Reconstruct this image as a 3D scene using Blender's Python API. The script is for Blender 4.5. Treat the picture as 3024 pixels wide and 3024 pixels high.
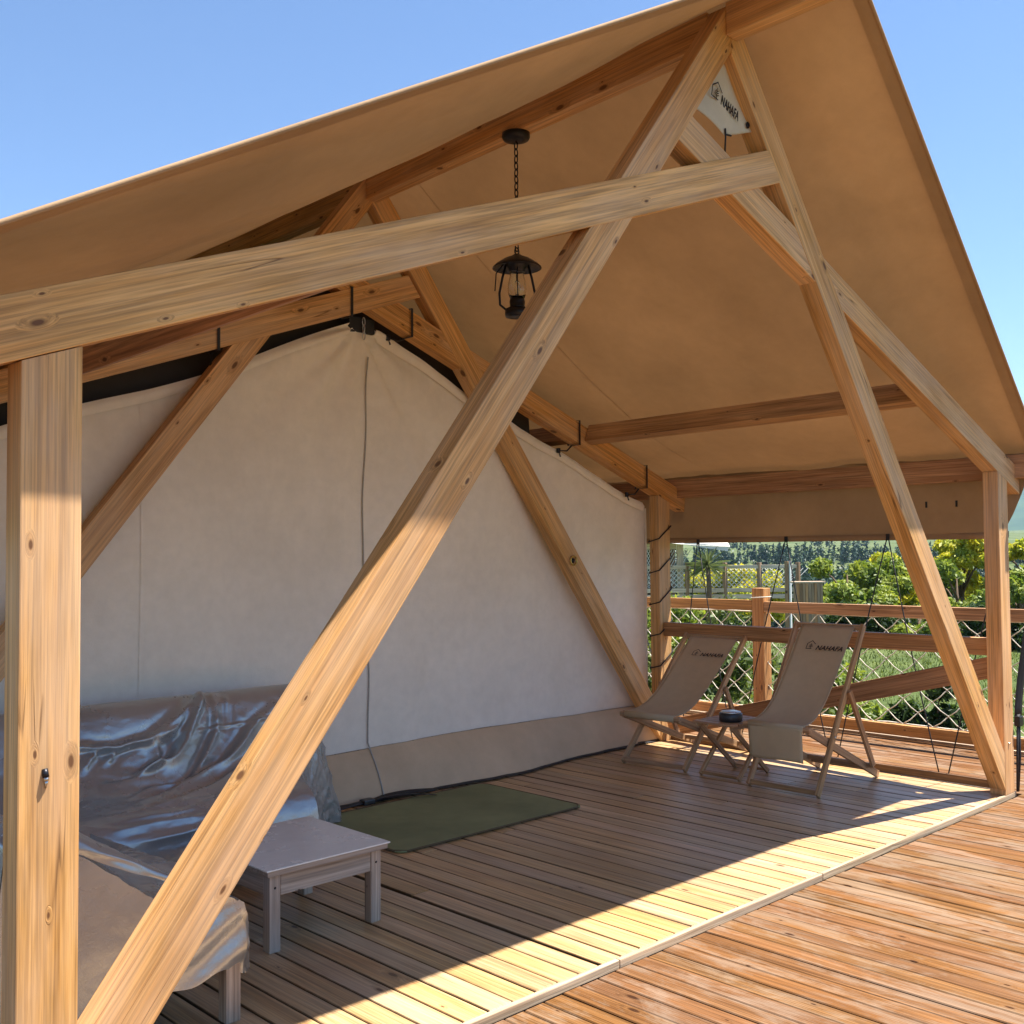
import bpy, bmesh, math, random
import numpy as np
from mathutils import Vector, Matrix, noise as mnoise

random.seed(7); np.random.seed(7)
scene = bpy.context.scene
for o in list(bpy.data.objects):
    bpy.data.objects.remove(o)
COL = scene.collection
R = math.radians

# ------------------------------------------------------------------ camera
cam_data = bpy.data.cameras.new('camera')
cam_data.sensor_fit = 'HORIZONTAL'; cam_data.sensor_width = 36.0
cam_data.lens = 36.0 * 1.03085
cam_data.clip_start = 0.05; cam_data.clip_end = 12000
cam = bpy.data.objects.new('camera', cam_data); COL.objects.link(cam)
_yaw, _pitch, _roll = R(44.1828), R(2.1864), R(-0.4455)
_f = Vector((math.sin(_yaw)*math.cos(_pitch), math.cos(_yaw)*math.cos(_pitch), math.sin(_pitch)))
_r0 = Vector((math.cos(_yaw), -math.sin(_yaw), 0)); _u0 = _r0.cross(_f)
_r = _r0*math.cos(_roll) + _u0*math.sin(_roll); _u = _u0*math.cos(_roll) - _r0*math.sin(_roll)
_m = Matrix((_r, _u, -_f)).transposed().to_4x4()
_m.translation = Vector((-3.742, -2.493, 1.462))
cam.matrix_world = _m
scene.camera = cam

# ------------------------------------------------------------------ world, sun, exposure
SUN_TRAVEL = Vector((-0.335, 0.241, -1.0)).normalized()
to_sun = -SUN_TRAVEL
world = bpy.data.worlds.new('World'); scene.world = world; world.use_nodes = True
wn = world.node_tree.nodes; wl = world.node_tree.links
sky = wn.new('ShaderNodeTexSky'); sky.sky_type = 'NISHITA'; sky.sun_disc = False
sky.sun_elevation = math.asin(to_sun.z)
sky.sun_rotation = math.atan2(to_sun.x, to_sun.y)
sky.altitude = 600; sky.air_density = 1.0; sky.dust_density = 0.0; sky.ozone_density = 5.0
wl.new(sky.outputs[0], wn['Background'].inputs[0])
wn['Background'].inputs[1].default_value = 0.074
sd = bpy.data.lights.new('sun', 'SUN'); sd.energy = 5.0; sd.angle = R(0.53); sd.color = (1.0, 0.94, 0.85)
sun = bpy.data.objects.new('sun', sd); COL.objects.link(sun)
sun.rotation_euler = SUN_TRAVEL.to_track_quat('-Z', 'Y').to_euler()
scene.view_settings.view_transform = 'Standard'; scene.view_settings.look = 'None'
scene.view_settings.gamma = 1.0; scene.view_settings.use_curve_mapping = False
scene.view_settings.exposure = 1.55
scene.cycles.max_bounces = 10; scene.cycles.diffuse_bounces = 5; scene.cycles.glossy_bounces = 4
scene.cycles.transmission_bounces = 8; scene.cycles.transparent_max_bounces = 8
scene.cycles.use_denoising = True
scene.cycles.sample_clamp_indirect = 6.0

# ------------------------------------------------------------------ material helpers
class N:
    def __init__(s, name):
        s.m = bpy.data.materials.new(name); s.m.use_nodes = True
        s.t = s.m.node_tree; s.n = s.t.nodes; s.l = s.t.links
        s.b = s.n['Principled BSDF']; s.out = s.n['Material Output']
    def node(s, kind, **kw):
        n = s.n.new('ShaderNode' + kind)
        for k, v in kw.items():
            if k == 'inp':
                for i, x in v.items(): s.set(n.inputs[i], x)
            else: setattr(n, k, v)
        return n
    def set(s, sock, x):
        if hasattr(x, 'is_output'): s.l.new(x, sock)
        else: sock.default_value = x
    def noise(s, vec, scale, detail=4, rough=.55, dist=0., dims='3D'):
        n = s.node('TexNoise', noise_dimensions=dims)
        if vec is not None: s.l.new(vec, n.inputs['Vector'])
        n.inputs['Scale'].default_value = scale; n.inputs['Detail'].default_value = detail
        n.inputs['Roughness'].default_value = rough; n.inputs['Distortion'].default_value = dist
        return n
    def ramp(s, fac, stops, interp='LINEAR'):
        n = s.node('ValToRGB'); n.color_ramp.interpolation = interp
        e = n.color_ramp.elements
        while len(e) < len(stops): e.new(.5)
        for i, (p, c) in enumerate(stops):
            e[i].position = p
            e[i].color = (c, c, c, 1) if isinstance(c, (int, float)) else (*c, 1)
        s.l.new(fac, n.inputs[0]); return n.outputs[0]
    def mix(s, fac, a, b, mode='MIX'):
        n = s.node('Mix', data_type='RGBA', blend_type=mode)
        s.set(n.inputs[0], fac)
        for i, x in ((6, a), (7, b)):
            s.set(n.inputs[i], (*x, 1) if isinstance(x, tuple) and len(x) == 3 else x)
        return n.outputs[2]
    def math(s, op, a, b=0.0, c=None):
        n = s.node('Math', operation=op); s.set(n.inputs[0], a); s.set(n.inputs[1], b)
        if c is not None: s.set(n.inputs[2], c)
        return n.outputs[0]
    def mapping(s, vec, scale=(1, 1, 1), loc=(0, 0, 0), rot=(0, 0, 0)):
        n = s.node('Mapping'); s.l.new(vec, n.inputs[0])
        n.inputs['Scale'].default_value = scale; n.inputs['Location'].default_value = loc; n.inputs['Rotation'].default_value = rot
        return n.outputs[0]
    def bump(s, height, strength=.3, dist=.01, normal=None):
        n = s.node('Bump'); n.inputs['Strength'].default_value = strength; n.inputs['Distance'].default_value = dist
        s.l.new(height, n.inputs['Height'])
        if normal is not None: s.l.new(normal, n.inputs['Normal'])
        s.l.new(n.outputs[0], s.b.inputs['Normal']); return n.outputs[0]

def objvec(n, rnd=True):
    tc = n.node('TexCoord'); v = tc.outputs['Object']
    if not rnd: return v, None
    oi = n.node('ObjectInfo')
    sc = n.node('VectorMath', operation='SCALE'); sc.inputs[0].default_value = (37.1, 61.7, 23.9)
    n.l.new(oi.outputs['Random'], sc.inputs['Scale'])
    ad = n.node('VectorMath', operation='ADD'); n.l.new(v, ad.inputs[0]); n.l.new(sc.outputs[0], ad.inputs[1])
    return ad.outputs[0], oi.outputs['Random']

def wood(name, base, light, dark, rough=.6, knots=1.0, knot_scale=5.0, crack=1.0, coat=0., vary=.25, grain=1.0, worn=None, worn_pos=(.46, .6), spec=.35, grey=None, kax=(.42, .45, 1.05), flute=0., edge=0., edge_amt=.8, patch=1.7):
    """grain runs along each piece's local X"""
    n = N(name); v, rnd = objvec(n)
    # warp grain around knots
    sp = n.node('SeparateXYZ'); n.l.new(v, sp.inputs[0]); cb = n.node('CombineXYZ')
    n.l.new(n.math('MULTIPLY', sp.outputs[0], kax[0]), cb.inputs[0])
    n.l.new(n.math('ADD', n.math('MULTIPLY', sp.outputs[1], kax[1]), n.math('MULTIPLY', sp.outputs[2], kax[2])), cb.inputs[1])
    kv = cb.outputs[0]
    vor = n.node('TexVoronoi', feature='F1', voronoi_dimensions='2D'); n.l.new(kv, vor.inputs['Vector']); vor.inputs['Scale'].default_value = knot_scale
    vor.inputs['Randomness'].default_value = 1.0
    pick = n.node('SeparateColor'); n.l.new(vor.outputs['Color'], pick.inputs[0])
    keep = n.math('GREATER_THAN', pick.outputs[0], 1.0 - .55*knots)
    size = n.math('MULTIPLY_ADD', n.math('POWER', pick.outputs[1], 2.2), .085, .03)
    kn = n.math('DIVIDE', vor.outputs['Distance'], size)
    kmask = n.math('MULTIPLY', n.ramp(kn, [(.55, 1.0), (1.0, 0.0)]), keep)
    halo = n.math('MULTIPLY', n.ramp(n.math('MULTIPLY', kn, .3), [(.2, 1.0), (.75, 0.0)]), keep)
    warp = n.node('VectorMath', operation='MULTIPLY_ADD')
    n.l.new(v, warp.inputs[0]); warp.inputs[1].default_value = (1, 1, 1)
    hv = n.node('CombineXYZ'); h2 = n.math('MULTIPLY', halo, .02); n.l.new(h2, hv.inputs[1]); n.l.new(h2, hv.inputs[2])
    n.l.new(hv.outputs[0], warp.inputs[2]); wv = warp.outputs[0]
    g1 = n.noise(n.mapping(wv, (.55, 13, 13)), 2.2*grain, 6, .6, .55)
    g2 = n.noise(n.mapping(wv, (1.1, 60, 60)), 2.4*grain, 3, .6)
    g3 = n.noise(v, 1.3, 3, .5)
    gr = n.ramp(g1.outputs[0], [(.3, dark), (.47, base), (.66, light)])
    fine = n.ramp(g2.outputs[0], [(.32, .62), (.58, 1.07)])
    g4 = n.noise(n.mapping(wv, (.7, 30, 30)), 2.1*grain, 4, .6, .3)
    c = n.mix(1.0, gr, fine, 'MULTIPLY')
    c = n.mix(1.0, c, n.ramp(g4.outputs[0], [(.34, .74), (.56, 1.08)]), 'MULTIPLY')
    c = n.mix(1.0, c, n.ramp(g3.outputs[0], [(.3, .84), (.7, 1.12)]), 'MULTIPLY')
    if grey is not None:
        gm = n.noise(n.mapping(v, (.7, 3, 3)), 2.0, 4, .6)
        c = n.mix(n.ramp(gm.outputs[0], [(.42, 0.), (.7, .5)]), c, grey)
    wm = None
    if worn is not None:
        geo = n.node('NewGeometry')
        pm = n.noise(n.mapping(geo.outputs['Position'], (1.15, .5, 1)), patch, 6, .7, .5)
        ps = n.noise(n.mapping(v, (1.6, 22, 22)), 2.0, 6, .72)
        sm = n.math('ADD', n.math('MULTIPLY', pm.outputs[0], .72), n.math('MULTIPLY', ps.outputs[0], .34))
        wm = n.ramp(sm, [(worn_pos[0], 0.), (worn_pos[1], 1.)])
        wc = n.mix(1.0, worn, n.ramp(g1.outputs[0], [(.3, .72), (.65, 1.12)]), 'MULTIPLY')
        c = n.mix(wm, c, wc)
    # per-piece tint
    tint = n.node('HueSaturation'); n.l.new(c, tint.inputs['Color'])
    n.l.new(n.math('MULTIPLY_ADD', rnd, vary, 1.0 - vary/2), tint.inputs['Value'])
    r2 = n.math('FRACT', n.math('MULTIPLY', rnd, 17.3))
    n.l.new(n.math('MULTIPLY_ADD', r2, .008, .494), tint.inputs['Hue'])
    n.l.new(n.math('MULTIPLY_ADD', n.math('FRACT', n.math('MULTIPLY', rnd, 41.7)), vary, 1.0 - vary/2), tint.inputs['Saturation'])
    c = tint.outputs[0]
    c = n.mix(n.math('MULTIPLY', halo, .30), c, tuple(x*.62 for x in dark))
    c = n.mix(n.math('MULTIPLY', kmask, .9), c, (dark[0]*.22, dark[1]*.17, dark[2]*.2))
    if edge:
        se = n.node('SeparateXYZ'); n.l.new(n.node('TexCoord').outputs['Object'], se.inputs[0])
        ea = n.math('ABSOLUTE', se.outputs[1]); en = n.noise(n.mapping(v, (6, 1, 1)), 3, 3, .6)
        ew = n.math('ADD', ea, n.math('MULTIPLY_ADD', en.outputs[0], .005, -.0025))
        em = n.node('MapRange'); n.l.new(ew, em.inputs[0]); em.inputs[1].default_value = edge - .0045; em.inputs[2].default_value = edge - .0005
        c = n.mix(n.math('MULTIPLY', em.outputs[0], edge_amt), c, (dark[0]*.16, dark[1]*.16, dark[2]*.18))
    # drying cracks
    ck = n.noise(n.mapping(wv, (.22, 10, 10)), 1.5, 1.5, .4, .12)
    cl = n.math('ABSOLUTE', n.math('SUBTRACT', ck.outputs[0], .5))
    gate = n.noise(n.mapping(v, (.9, 2.4, 2.4)), 1.4, 2, .5)
    cm = n.math('MULTIPLY', n.ramp(cl, [(.0012, 1.), (.0048, 0.)]), n.ramp(gate.outputs[0], [(.56, 0.), (.6, .9*crack)]))
    c = n.mix(cm, c, (dark[0]*.25, dark[1]*.22, dark[2]*.22))
    n.l.new(c, n.b.inputs['Base Color'])
    rr = n.math('MULTIPLY_ADD', g2.outputs[0], .22, rough - .11)
    if wm is not None: rr = n.math('MULTIPLY_ADD', wm, .15, rr)
    n.l.new(rr, n.b.inputs['Roughness'])
    n.b.inputs['Specular IOR Level'].default_value = spec
    if coat: n.b.inputs['Coat Weight'].default_value = coat; n.b.inputs['Coat Roughness'].default_value = .28
    h = n.math('ADD', n.math('MULTIPLY', g2.outputs[0], .6), n.math('MULTIPLY', cm, -2.2))
    if flute:
        sx = n.node('SeparateXYZ'); n.l.new(n.node('TexCoord').outputs['Object'], sx.inputs[0])
        wvv = n.math('SINE', n.math('MULTIPLY', sx.outputs[1], 2*math.pi/flute))
        h = n.math('ADD', h, n.math('MULTIPLY', wvv, .55))
    n.bump(h, .35, .004)
    return n.m

def fabric(name, col, trans=0.0, weave=900, mottle=.12, rough=.85, stain=None, sheen=0.):
    n = N(name); tc = n.node('TexCoord'); v = tc.outputs['Object']
    m1 = n.noise(v, 1.6, 5, .55); m2 = n.noise(v, 14, 4, .6)
    c = n.mix(1.0, (*col, 1), n.ramp(m1.outputs[0], [(.3, 1 - mottle), (.7, 1 + mottle*.6)]), 'MULTIPLY')
    c = n.mix(1.0, c, n.ramp(m2.outputs[0], [(.3, .95), (.7, 1.03)]), 'MULTIPLY')
    if stain is not None:
        geo = n.node('NewGeometry'); sx = n.node('SeparateXYZ'); n.l.new(geo.outputs['Position'], sx.inputs[0])
        st = n.noise(n.mapping(v, (1.2, 1, .45)), 2.6, 5, .65)
        c = n.mix(n.ramp(st.outputs[0], [(.56, 0.), (.78, .32)]), c, stain)
    n.l.new(c, n.b.inputs['Base Color'])
    n.b.inputs['Roughness'].default_value = rough; n.b.inputs['Specular IOR Level'].default_value = .2
    wv = n.noise(v, weave*.25, 2, .5); fold = n.noise(v, 5, 4, .6)
    n.bump(n.math('ADD', n.math('MULTIPLY', wv.outputs[0], .12), fold.outputs[0]), .22, .02)
    if trans:
        tr = n.node('BsdfTranslucent'); n.l.new(n.mix(1.0, c, (1.0, .8, .55), 'MULTIPLY'), tr.inputs[0])
        ms = n.node('MixShader'); ms.inputs[0].default_value = trans
        n.l.new(n.b.outputs[0], ms.inputs[1]); n.l.new(tr.outputs[0], ms.inputs[2])
        n.l.new(ms.outputs[0], n.out.inputs[0])
    return n.m

def plain(name, col, rough=.5, metal=0., spec=.5, var=.12, scale=30, bump=0.):
    n = N(name); tc = n.node('TexCoord')
    m = n.noise(tc.outputs['Object'], scale, 4, .6)
    n.l.new(n.mix(1.0, (*col, 1), n.ramp(m.outputs[0], [(.3, 1 - var), (.7, 1 + var)]), 'MULTIPLY'), n.b.inputs['Base Color'])
    n.l.new(n.math('MULTIPLY_ADD', m.outputs[0], .2, rough - .1), n.b.inputs['Roughness'])
    n.b.inputs['Metallic'].default_value = metal; n.b.inputs['Specular IOR Level'].default_value = spec
    if bump: n.bump(m.outputs[0], bump, .004)
    return n.m

def leafmat(name, c_dark, c_light, c_alt=None, trans=.35):
    n = N(name)
    geo = n.node('NewGeometry'); rnd = geo.outputs['Random Per Island']
    tc = n.node('TexCoord'); cl = n.noise(tc.outputs['Object'], 1.7, 3, .6)
    f = n.math('ADD', n.math('MULTIPLY', rnd, .55), n.math('MULTIPLY', cl.outputs[0], .5))
    c = n.ramp(f, [(.25, c_dark), (.75, c_light)])
    if c_alt is not None:
        c = n.mix(n.ramp(cl.outputs[0], [(.44, 0.), (.6, .85)]), c, c_alt)
    n.l.new(c, n.b.inputs['Base Color']); n.b.inputs['Roughness'].default_value = .5; n.b.inputs['Specular IOR Level'].default_value = .3
    tr = n.node('BsdfTranslucent'); n.l.new(n.mix(1.0, c, (1.25, 1.25, .6), 'MULTIPLY'), tr.inputs[0])
    ms = n.node('MixShader'); ms.inputs[0].default_value = trans
    n.l.new(n.b.outputs[0], ms.inputs[1]); n.l.new(tr.outputs[0], ms.inputs[2]); n.l.new(ms.outputs[0], n.out.inputs[0])
    return n.m

M = {}
M['timber'] = wood('timber', (.61, .335, .118), (.71, .42, .172), (.52, .262, .082), rough=.6, knots=.95, knot_scale=8.0, vary=.10, crack=.9, grey=(.62, .44, .295))
M['rail_timber'] = wood('rail_timber', (.46, .232, .09), (.56, .31, .135), (.35, .165, .06), rough=.6, knots=.8, knot_scale=8.0, vary=.15, crack=.5)
M['platform'] = wood('platform_boards', (.50, .312, .145), (.60, .40, .20), (.40, .228, .095), rough=.40, knots=.35, knot_scale=7, vary=.20, crack=.4, coat=.07, spec=.34, edge=.0504, grey=(.49, .345, .215), kax=(.42, 1.05, .1))
M['deck'] = wood('weathered_deck_boards', (.178, .084, .030), (.22, .11, .043), (.135, .06, .02), rough=.78, knots=.35, knot_scale=8, vary=.10, crack=.8, worn=(.215, .142, .09), worn_pos=(.50, .60), spec=.10, edge=.0426, edge_amt=.32, patch=4.2, kax=(.42, 1.05, .1), flute=.0108)
M['edge'] = wood('platform_edging', (.46, .34, .22), (.56, .44, .31), (.36, .25, .15), rough=.5, knots=.3, vary=.12, crack=.3, kax=(.42, 1.05, .1))
M['grey_wood'] = wood('weathered_furniture_wood', (.36, .265, .185), (.46, .36, .27), (.26, .18, .12), rough=.7, knots=.8, knot_scale=11, vary=.12, crack=.6, grey=(.42, .37, .33))
M['chair_wood'] = wood('chair_wood', (.42, .25, .125), (.52, .34, .19), (.32, .175, .08), rough=.5, knots=.1, vary=.14, crack=.1)
M['shaded_sill'] = wood('shaded_sill', (.16, .085, .04), (.2, .11, .055), (.11, .055, .025), knots=.2, vary=.1)  # shade on the sill's inner face put into its dark colour
M['far_wood'] = wood('far_timber', (.30, .19, .11), (.40, .28, .17), (.21, .13, .07), knots=.2, vary=.3)
M['canopy'] = fabric('tan_canopy_canvas', (.375, .243, .137), trans=.07, mottle=.17)
M['canvas'] = fabric('cream_tent_canvas', (.86, .775, .675), trans=.0, mottle=.07, stain=(.66, .58, .46))
M['skirt'] = fabric('brown_skirt_canvas', (.60, .435, .28), mottle=.16, rough=.55)
M['dark_canvas_and_shade'] = fabric('dark_canvas_and_shade', (.055, .045, .04), mottle=.1)  # dark cloth, also the stand-in for shade on gap sheets and tent roof
M['sling'] = fabric('taupe_sling_canvas', (.62, .515, .345), trans=.30, mottle=.05)
M['flag'] = fabric('flag_canvas', (.62, .56, .46), trans=.1, mottle=.05)
M['mat'] = fabric('green_mat', (.235, .25, .12), mottle=.28, rough=.95)
M['mat_edge'] = fabric('mat_binding', (.12, .085, .045), mottle=.1)
M['black_strap'] = plain('black_webbing', (.012, .012, .015), .55, var=.2)
M['black_cord'] = plain('black_cord', (.010, .009, .012), .6)
M['rope'] = plain('net_rope', (.60, .56, .47), .9, var=.2)
M['zip'] = plain('grey_zip_cord', (.40, .37, .33), .7)
M['black_metal'] = plain('black_lantern_metal', (.018, .018, .024), .38, metal=.5)
M['steel'] = plain('steel', (.55, .54, .52), .3, metal=1.)
M['brass'] = plain('brass', (.55, .38, .12), .3, metal=1.)
M['ink'] = plain('black_print', (.018, .014, .014), .8)
M['speaker'] = plain('black_plastic', (.02, .022, .026), .35)
M['table_sheet'] = plain('grey_table_sheet', (.72, .69, .63), .26, spec=.75, var=.05, scale=8)
M['bark'] = plain('bark', (.13, .085, .05), .9, scale=18, var=.35, bump=.6)
M['white_canvas'] = plain('far_white_canvas', (.72, .70, .64), .8)
M['white_paint'] = plain('white_paint', (.7, .7, .68), .6)

def cover_mat():
    n = N('silver_furniture_cover'); tc = n.node('TexCoord'); v = tc.outputs['Object']
    m = n.noise(v, 3, 5, .6); cr = n.noise(v, 38, 6, .72, 1.6); cr2 = n.noise(n.mapping(v, (.6, 1, 1)), 12, 5, .62, 1.2)
    n.l.new(n.ramp(m.outputs[0], [(.3, (.33, .335, .33)), (.7, (.43, .435, .425))]), n.b.inputs['Base Color'])
    n.b.inputs['Metallic'].default_value = .5
    n.l.new(n.math('MULTIPLY_ADD', m.outputs[0], .14, .20), n.b.inputs['Roughness'])
    n.b.inputs['Specular IOR Level'].default_value = .6
    n.bump(n.math('ADD', n.math('MULTIPLY', cr.outputs[0], .5), n.math('MULTIPLY', cr2.outputs[0], .6)), .28, .008)
    return n.m
M['cover'] = cover_mat()
def glass_mat():
    n = N('lantern_glass')
    n.b.inputs['Base Color'].default_value = (.95, .97, .97, 1); n.b.inputs['Roughness'].default_value = .03
    n.b.inputs['Transmission Weight'].default_value = 1.0; n.b.inputs['IOR'].default_value = 1.45
    return n.m
M['glass'] = glass_mat()

# ------------------------------------------------------------------ object helpers
def link(o): COL.objects.link(o); return o
def tag(o, label=None, cat=None, group=None, kind=None):
    if label: o['label'] = label
    if cat: o['category'] = cat
    if group: o['group'] = group
    if kind: o['kind'] = kind
    return o
def empty(name, loc=(0, 0, 0), label=None, cat=None, group=None, kind=None):
    o = bpy.data.objects.new(name, None); o.location = loc; o.empty_display_size = .1; link(o)
    return tag(o, label, cat, group, kind)
def attach(o, parent):
    """keep o where it stands in the world; parent is an unrotated empty or an object with identity transform"""
    o.parent = parent
    o.matrix_parent_inverse = parent_matrix(parent).inverted()
    return o
def parent_matrix(p):
    m = Matrix.LocRotScale(p.location, p.rotation_euler, p.scale)
    if p.parent is not None: m = parent_matrix(p.parent) @ p.matrix_parent_inverse @ m
    return m
def mobj(name, verts, faces, mat, parent=None, smooth=False):
    me = bpy.data.meshes.new(name); me.from_pydata([tuple(map(float, v)) for v in verts], [], faces); me.update()
    if mat is not None: me.materials.append(mat)
    if smooth:
        me.polygons.foreach_set('use_smooth', [True]*len(me.polygons))
    o = bpy.data.objects.new(name, me); link(o)
    if parent is not None: attach(o, parent)
    return o
def bm_obj(name, bm, mat, parent=None, smooth=False):
    me = bpy.data.meshes.new(name); bmesh.ops.recalc_face_normals(bm, faces=bm.faces); bm.to_mesh(me); bm.free()
    me.materials.append(mat)
    if smooth: me.polygons.foreach_set('use_smooth', [True]*len(me.polygons))
    o = bpy.data.objects.new(name, me); link(o)
    if parent is not None: attach(o, parent)
    return o
def bevel(bm, off, seg=2):
    if off: bmesh.ops.bevel(bm, geom=bm.edges[:], offset=off, segments=seg, affect='EDGES', profile=.6)
def box_bm(bm, lo, hi):
    vs = [bm.verts.new((x, y, z)) for x in (lo[0], hi[0]) for y in (lo[1], hi[1]) for z in (lo[2], hi[2])]
    for f in ((0, 1, 3, 2), (4, 6, 7, 5), (0, 4, 5, 1), (2, 3, 7, 6), (0, 2, 6, 4), (1, 5, 7, 3)):
        bm.faces.new([vs[i] for i in f])
def bar(name, p0, p1, w, h, mat, parent=None, up=(0, 0, 1), bev=.004, data=None):
    """squared timber from p0 to p1 (centre line); local X along it"""
    p0, p1 = Vector(p0), Vector(p1); d = p1 - p0; L = d.length; x = d/L
    upv = Vector(up); y = upv.cross(x).normalized(); z = x.cross(y)
    bm = bmesh.new(); box_bm(bm, (0, -w/2, -h/2), (L, w/2, h/2)); bevel(bm, bev)
    o = bm_obj(name, bm, mat)
    m = Matrix((x, y, z)).transposed().to_4x4(); m.translation = p0
    o.location = p0; o.rotation_euler = m.to_euler()
    if parent is not None: attach(o, parent)
    return o
def prism(name, pts, y0, y1, mat, parent=None, along=None, bev=.004):
    """polygon in the XZ plane extruded y0..y1; local X runs along `along`"""
    a = Vector((along[0], 0, along[1])).normalized(); up = Vector((-a.z, 0, a.x))
    org = Vector((pts[0][0], y0, pts[0][1]))
    loc = [((Vector((p[0], y0, p[1])) - org).dot(a), (Vector((p[0], y0, p[1])) - org).dot(up)) for p in pts]
    bm = bmesh.new(); T = y1 - y0
    A = [bm.verts.new((u, 0, v)) for u, v in loc]; B = [bm.verts.new((u, T, v)) for u, v in loc]
    k = len(A); bm.faces.new(A); bm.faces.new(B[::-1])
    for i in range(k): bm.faces.new((A[i], B[i], B[(i+1) % k], A[(i+1) % k]))
    bmesh.ops.recalc_face_normals(bm, faces=bm.faces); bevel(bm, bev)
    o = bm_obj(name, bm, mat)
    m = Matrix((a, Vector((0, 1, 0)), up)).transposed().to_4x4()
    o.location = org; o.rotation_euler = m.to_euler()
    if parent is not None: attach(o, parent)
    return o
def tube_bm(bm, pts, r, seg=8, closed=False):
    pts = [Vector(p) for p in pts]; n = len(pts); rings = []
    rr = r if isinstance(r, (list, tuple)) else [r]*n
    prev = None
    for i in range(n):
        if closed: t = (pts[(i+1) % n] - pts[i-1])
        else: t = pts[min(i+1, n-1)] - pts[max(i-1, 0)]
        t.normalize()
        if prev is None:
            a = t.orthogonal().normalized()
        else:
            a = (prev - t*prev.dot(t)).normalized()
        prev = a; b = t.cross(a)
        rings.append([bm.verts.new(pts[i] + (a*math.cos(2*math.pi*k/seg) + b*math.sin(2*math.pi*k/seg))*rr[i]) for k in range(seg)])
    for i in range(n if closed else n-1):
        A, B = rings[i], rings[(i+1) % n]
        for k in range(seg): bm.faces.new((A[k], A[(k+1) % seg], B[(k+1) % seg], B[k]))
    if not closed:
        bm.faces.new(rings[0][::-1]); bm.faces.new(rings[-1])
def tube(name, pts, r, mat, parent=None, seg=8, closed=False):
    bm = bmesh.new(); tube_bm(bm, pts, r, seg, closed); return bm_obj(name, bm, mat, parent, True)
def lathe(name, prof, mat, parent=None, seg=28, origin=(0, 0, 0)):
    bm = bmesh.new(); rings = []
    for rad, z in prof:
        if rad < 1e-5: rings.append([bm.verts.new((origin[0], origin[1], origin[2]+z))])
        else: rings.append([bm.verts.new((origin[0]+rad*math.cos(2*math.pi*k/seg), origin[1]+rad*math.sin(2*math.pi*k/seg), origin[2]+z)) for k in range(seg)])
    for A, B in zip(rings, rings[1:]):
        for k in range(seg):
            a = [A[k % len(A)], A[(k+1) % len(A)]] if len(A) > 1 else [A[0]]
            b = [B[(k+1) % len(B)], B[k % len(B)]] if len(B) > 1 else [B[0]]
            f = a + b
            if len(f) > 2: bm.faces.new(f)
    return bm_obj(name, bm, mat, parent, True)
def grid(name, fn, nu, nv, mat, parent=None, smooth=True, thick=0.0):
    vs = [fn(i/nu, j/nv) for j in range(nv+1) for i in range(nu+1)]
    fs = [(j*(nu+1)+i, j*(nu+1)+i+1, (j+1)*(nu+1)+i+1, (j+1)*(nu+1)+i) for j in range(nv) for i in range(nu)]
    o = mobj(name, vs, fs, mat, parent, smooth)
    if thick:
        md = o.modifiers.new('thickness', 'SOLIDIFY'); md.thickness = thick; md.offset = 0
    return o
def lerp(a, b, t): return a + (b-a)*t
def smooth(t): t = max(0., min(1., t)); return t*t*(3-2*t)
def pw(x, pts):
    if x <= pts[0][0]: return pts[0][1]
    for (a, b), (c, d) in zip(pts, pts[1:]):
        if x <= c: return b + (d-b)*(x-a)/(c-a)
    return pts[-1][1]
def fn3(x, y, z): return mnoise.noise(Vector((x, y, z)))

# ================================================================== SETTING
# ---- terrain: one sheet around the place reaching the horizon
def ground_h(x, y):
    dx, dy = x + 3.7, y + 2.5; d = math.hypot(dx, dy); a = math.atan2(dx, dy)   # a: angle from +Y to +X
    h = pw(d, [(0, -.75), (9, -.75), (13, -.95), (30, -.9), (60, -3.0), (130, -9.0), (240, -8.0), (420, 1), (800, 11), (1600, 24), (6000, 40)])
    if d > 20: h += fn3(x*.012, y*.012, 1.3)*min(3.0, (d-20)*.03) + fn3(x*.003, y*.003, 4.1)*min(14, d*.012)
    return h
def build_terrain():
    rings = [0, 3, 6, 9, 12, 15, 18, 22, 27, 34, 44, 58, 76, 100, 130, 170, 220, 280, 350, 440, 560, 700, 900, 1200, 1600, 2200, 3200, 4800, 7000]
    na = 120; vs = [(-3.7, -2.5, ground_h(-3.7, -2.5))]; fs = []
    for d in rings[1:]:
        for k in range(na):
            a = 2*math.pi*k/na; x, y = -3.7 + d*math.sin(a), -2.5 + d*math.cos(a); vs.append((x, y, ground_h(x, y)))
    for k in range(na): fs.append((0, 1+k, 1+(k+1) % na))
    for i in range(len(rings)-2):
        b, c = 1+i*na, 1+(i+1)*na
        for k in range(na): fs.append((b+k, c+k, c+(k+1) % na, b+(k+1) % na))
    n = N('grass_and_fields'); geo = n.node('NewGeometry'); p = geo.outputs['Position']
    n1 = n.noise(p, .9, 6, .7); n2 = n.noise(p, .05, 4, .6); n3 = n.noise(p, 9, 4, .7)
    c = n.ramp(n1.outputs[0], [(.3, (.05, .075, .022)), (.55, (.085, .115, .035)), (.75, (.13, .155, .05))])
    c = n.mix(n.ramp(n2.outputs[0], [(.45, 0.), (.6, .6)]), c, (.15, .17, .08))
    c = n.mix(1.0, c, n.ramp(n3.outputs[0], [(.3, .7), (.7, 1.2)]), 'MULTIPLY')
    n.l.new(c, n.b.inputs['Base Color']); n.b.inputs['Roughness'].default_value = .9; n.b.inputs['Specular IOR Level'].default_value = .1
    n.bump(n3.outputs[0], .6, .05)
    o = mobj('terrain', vs, fs, n.m, None, True); tag(o, kind='structure'); return o
build_terrain()

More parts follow.
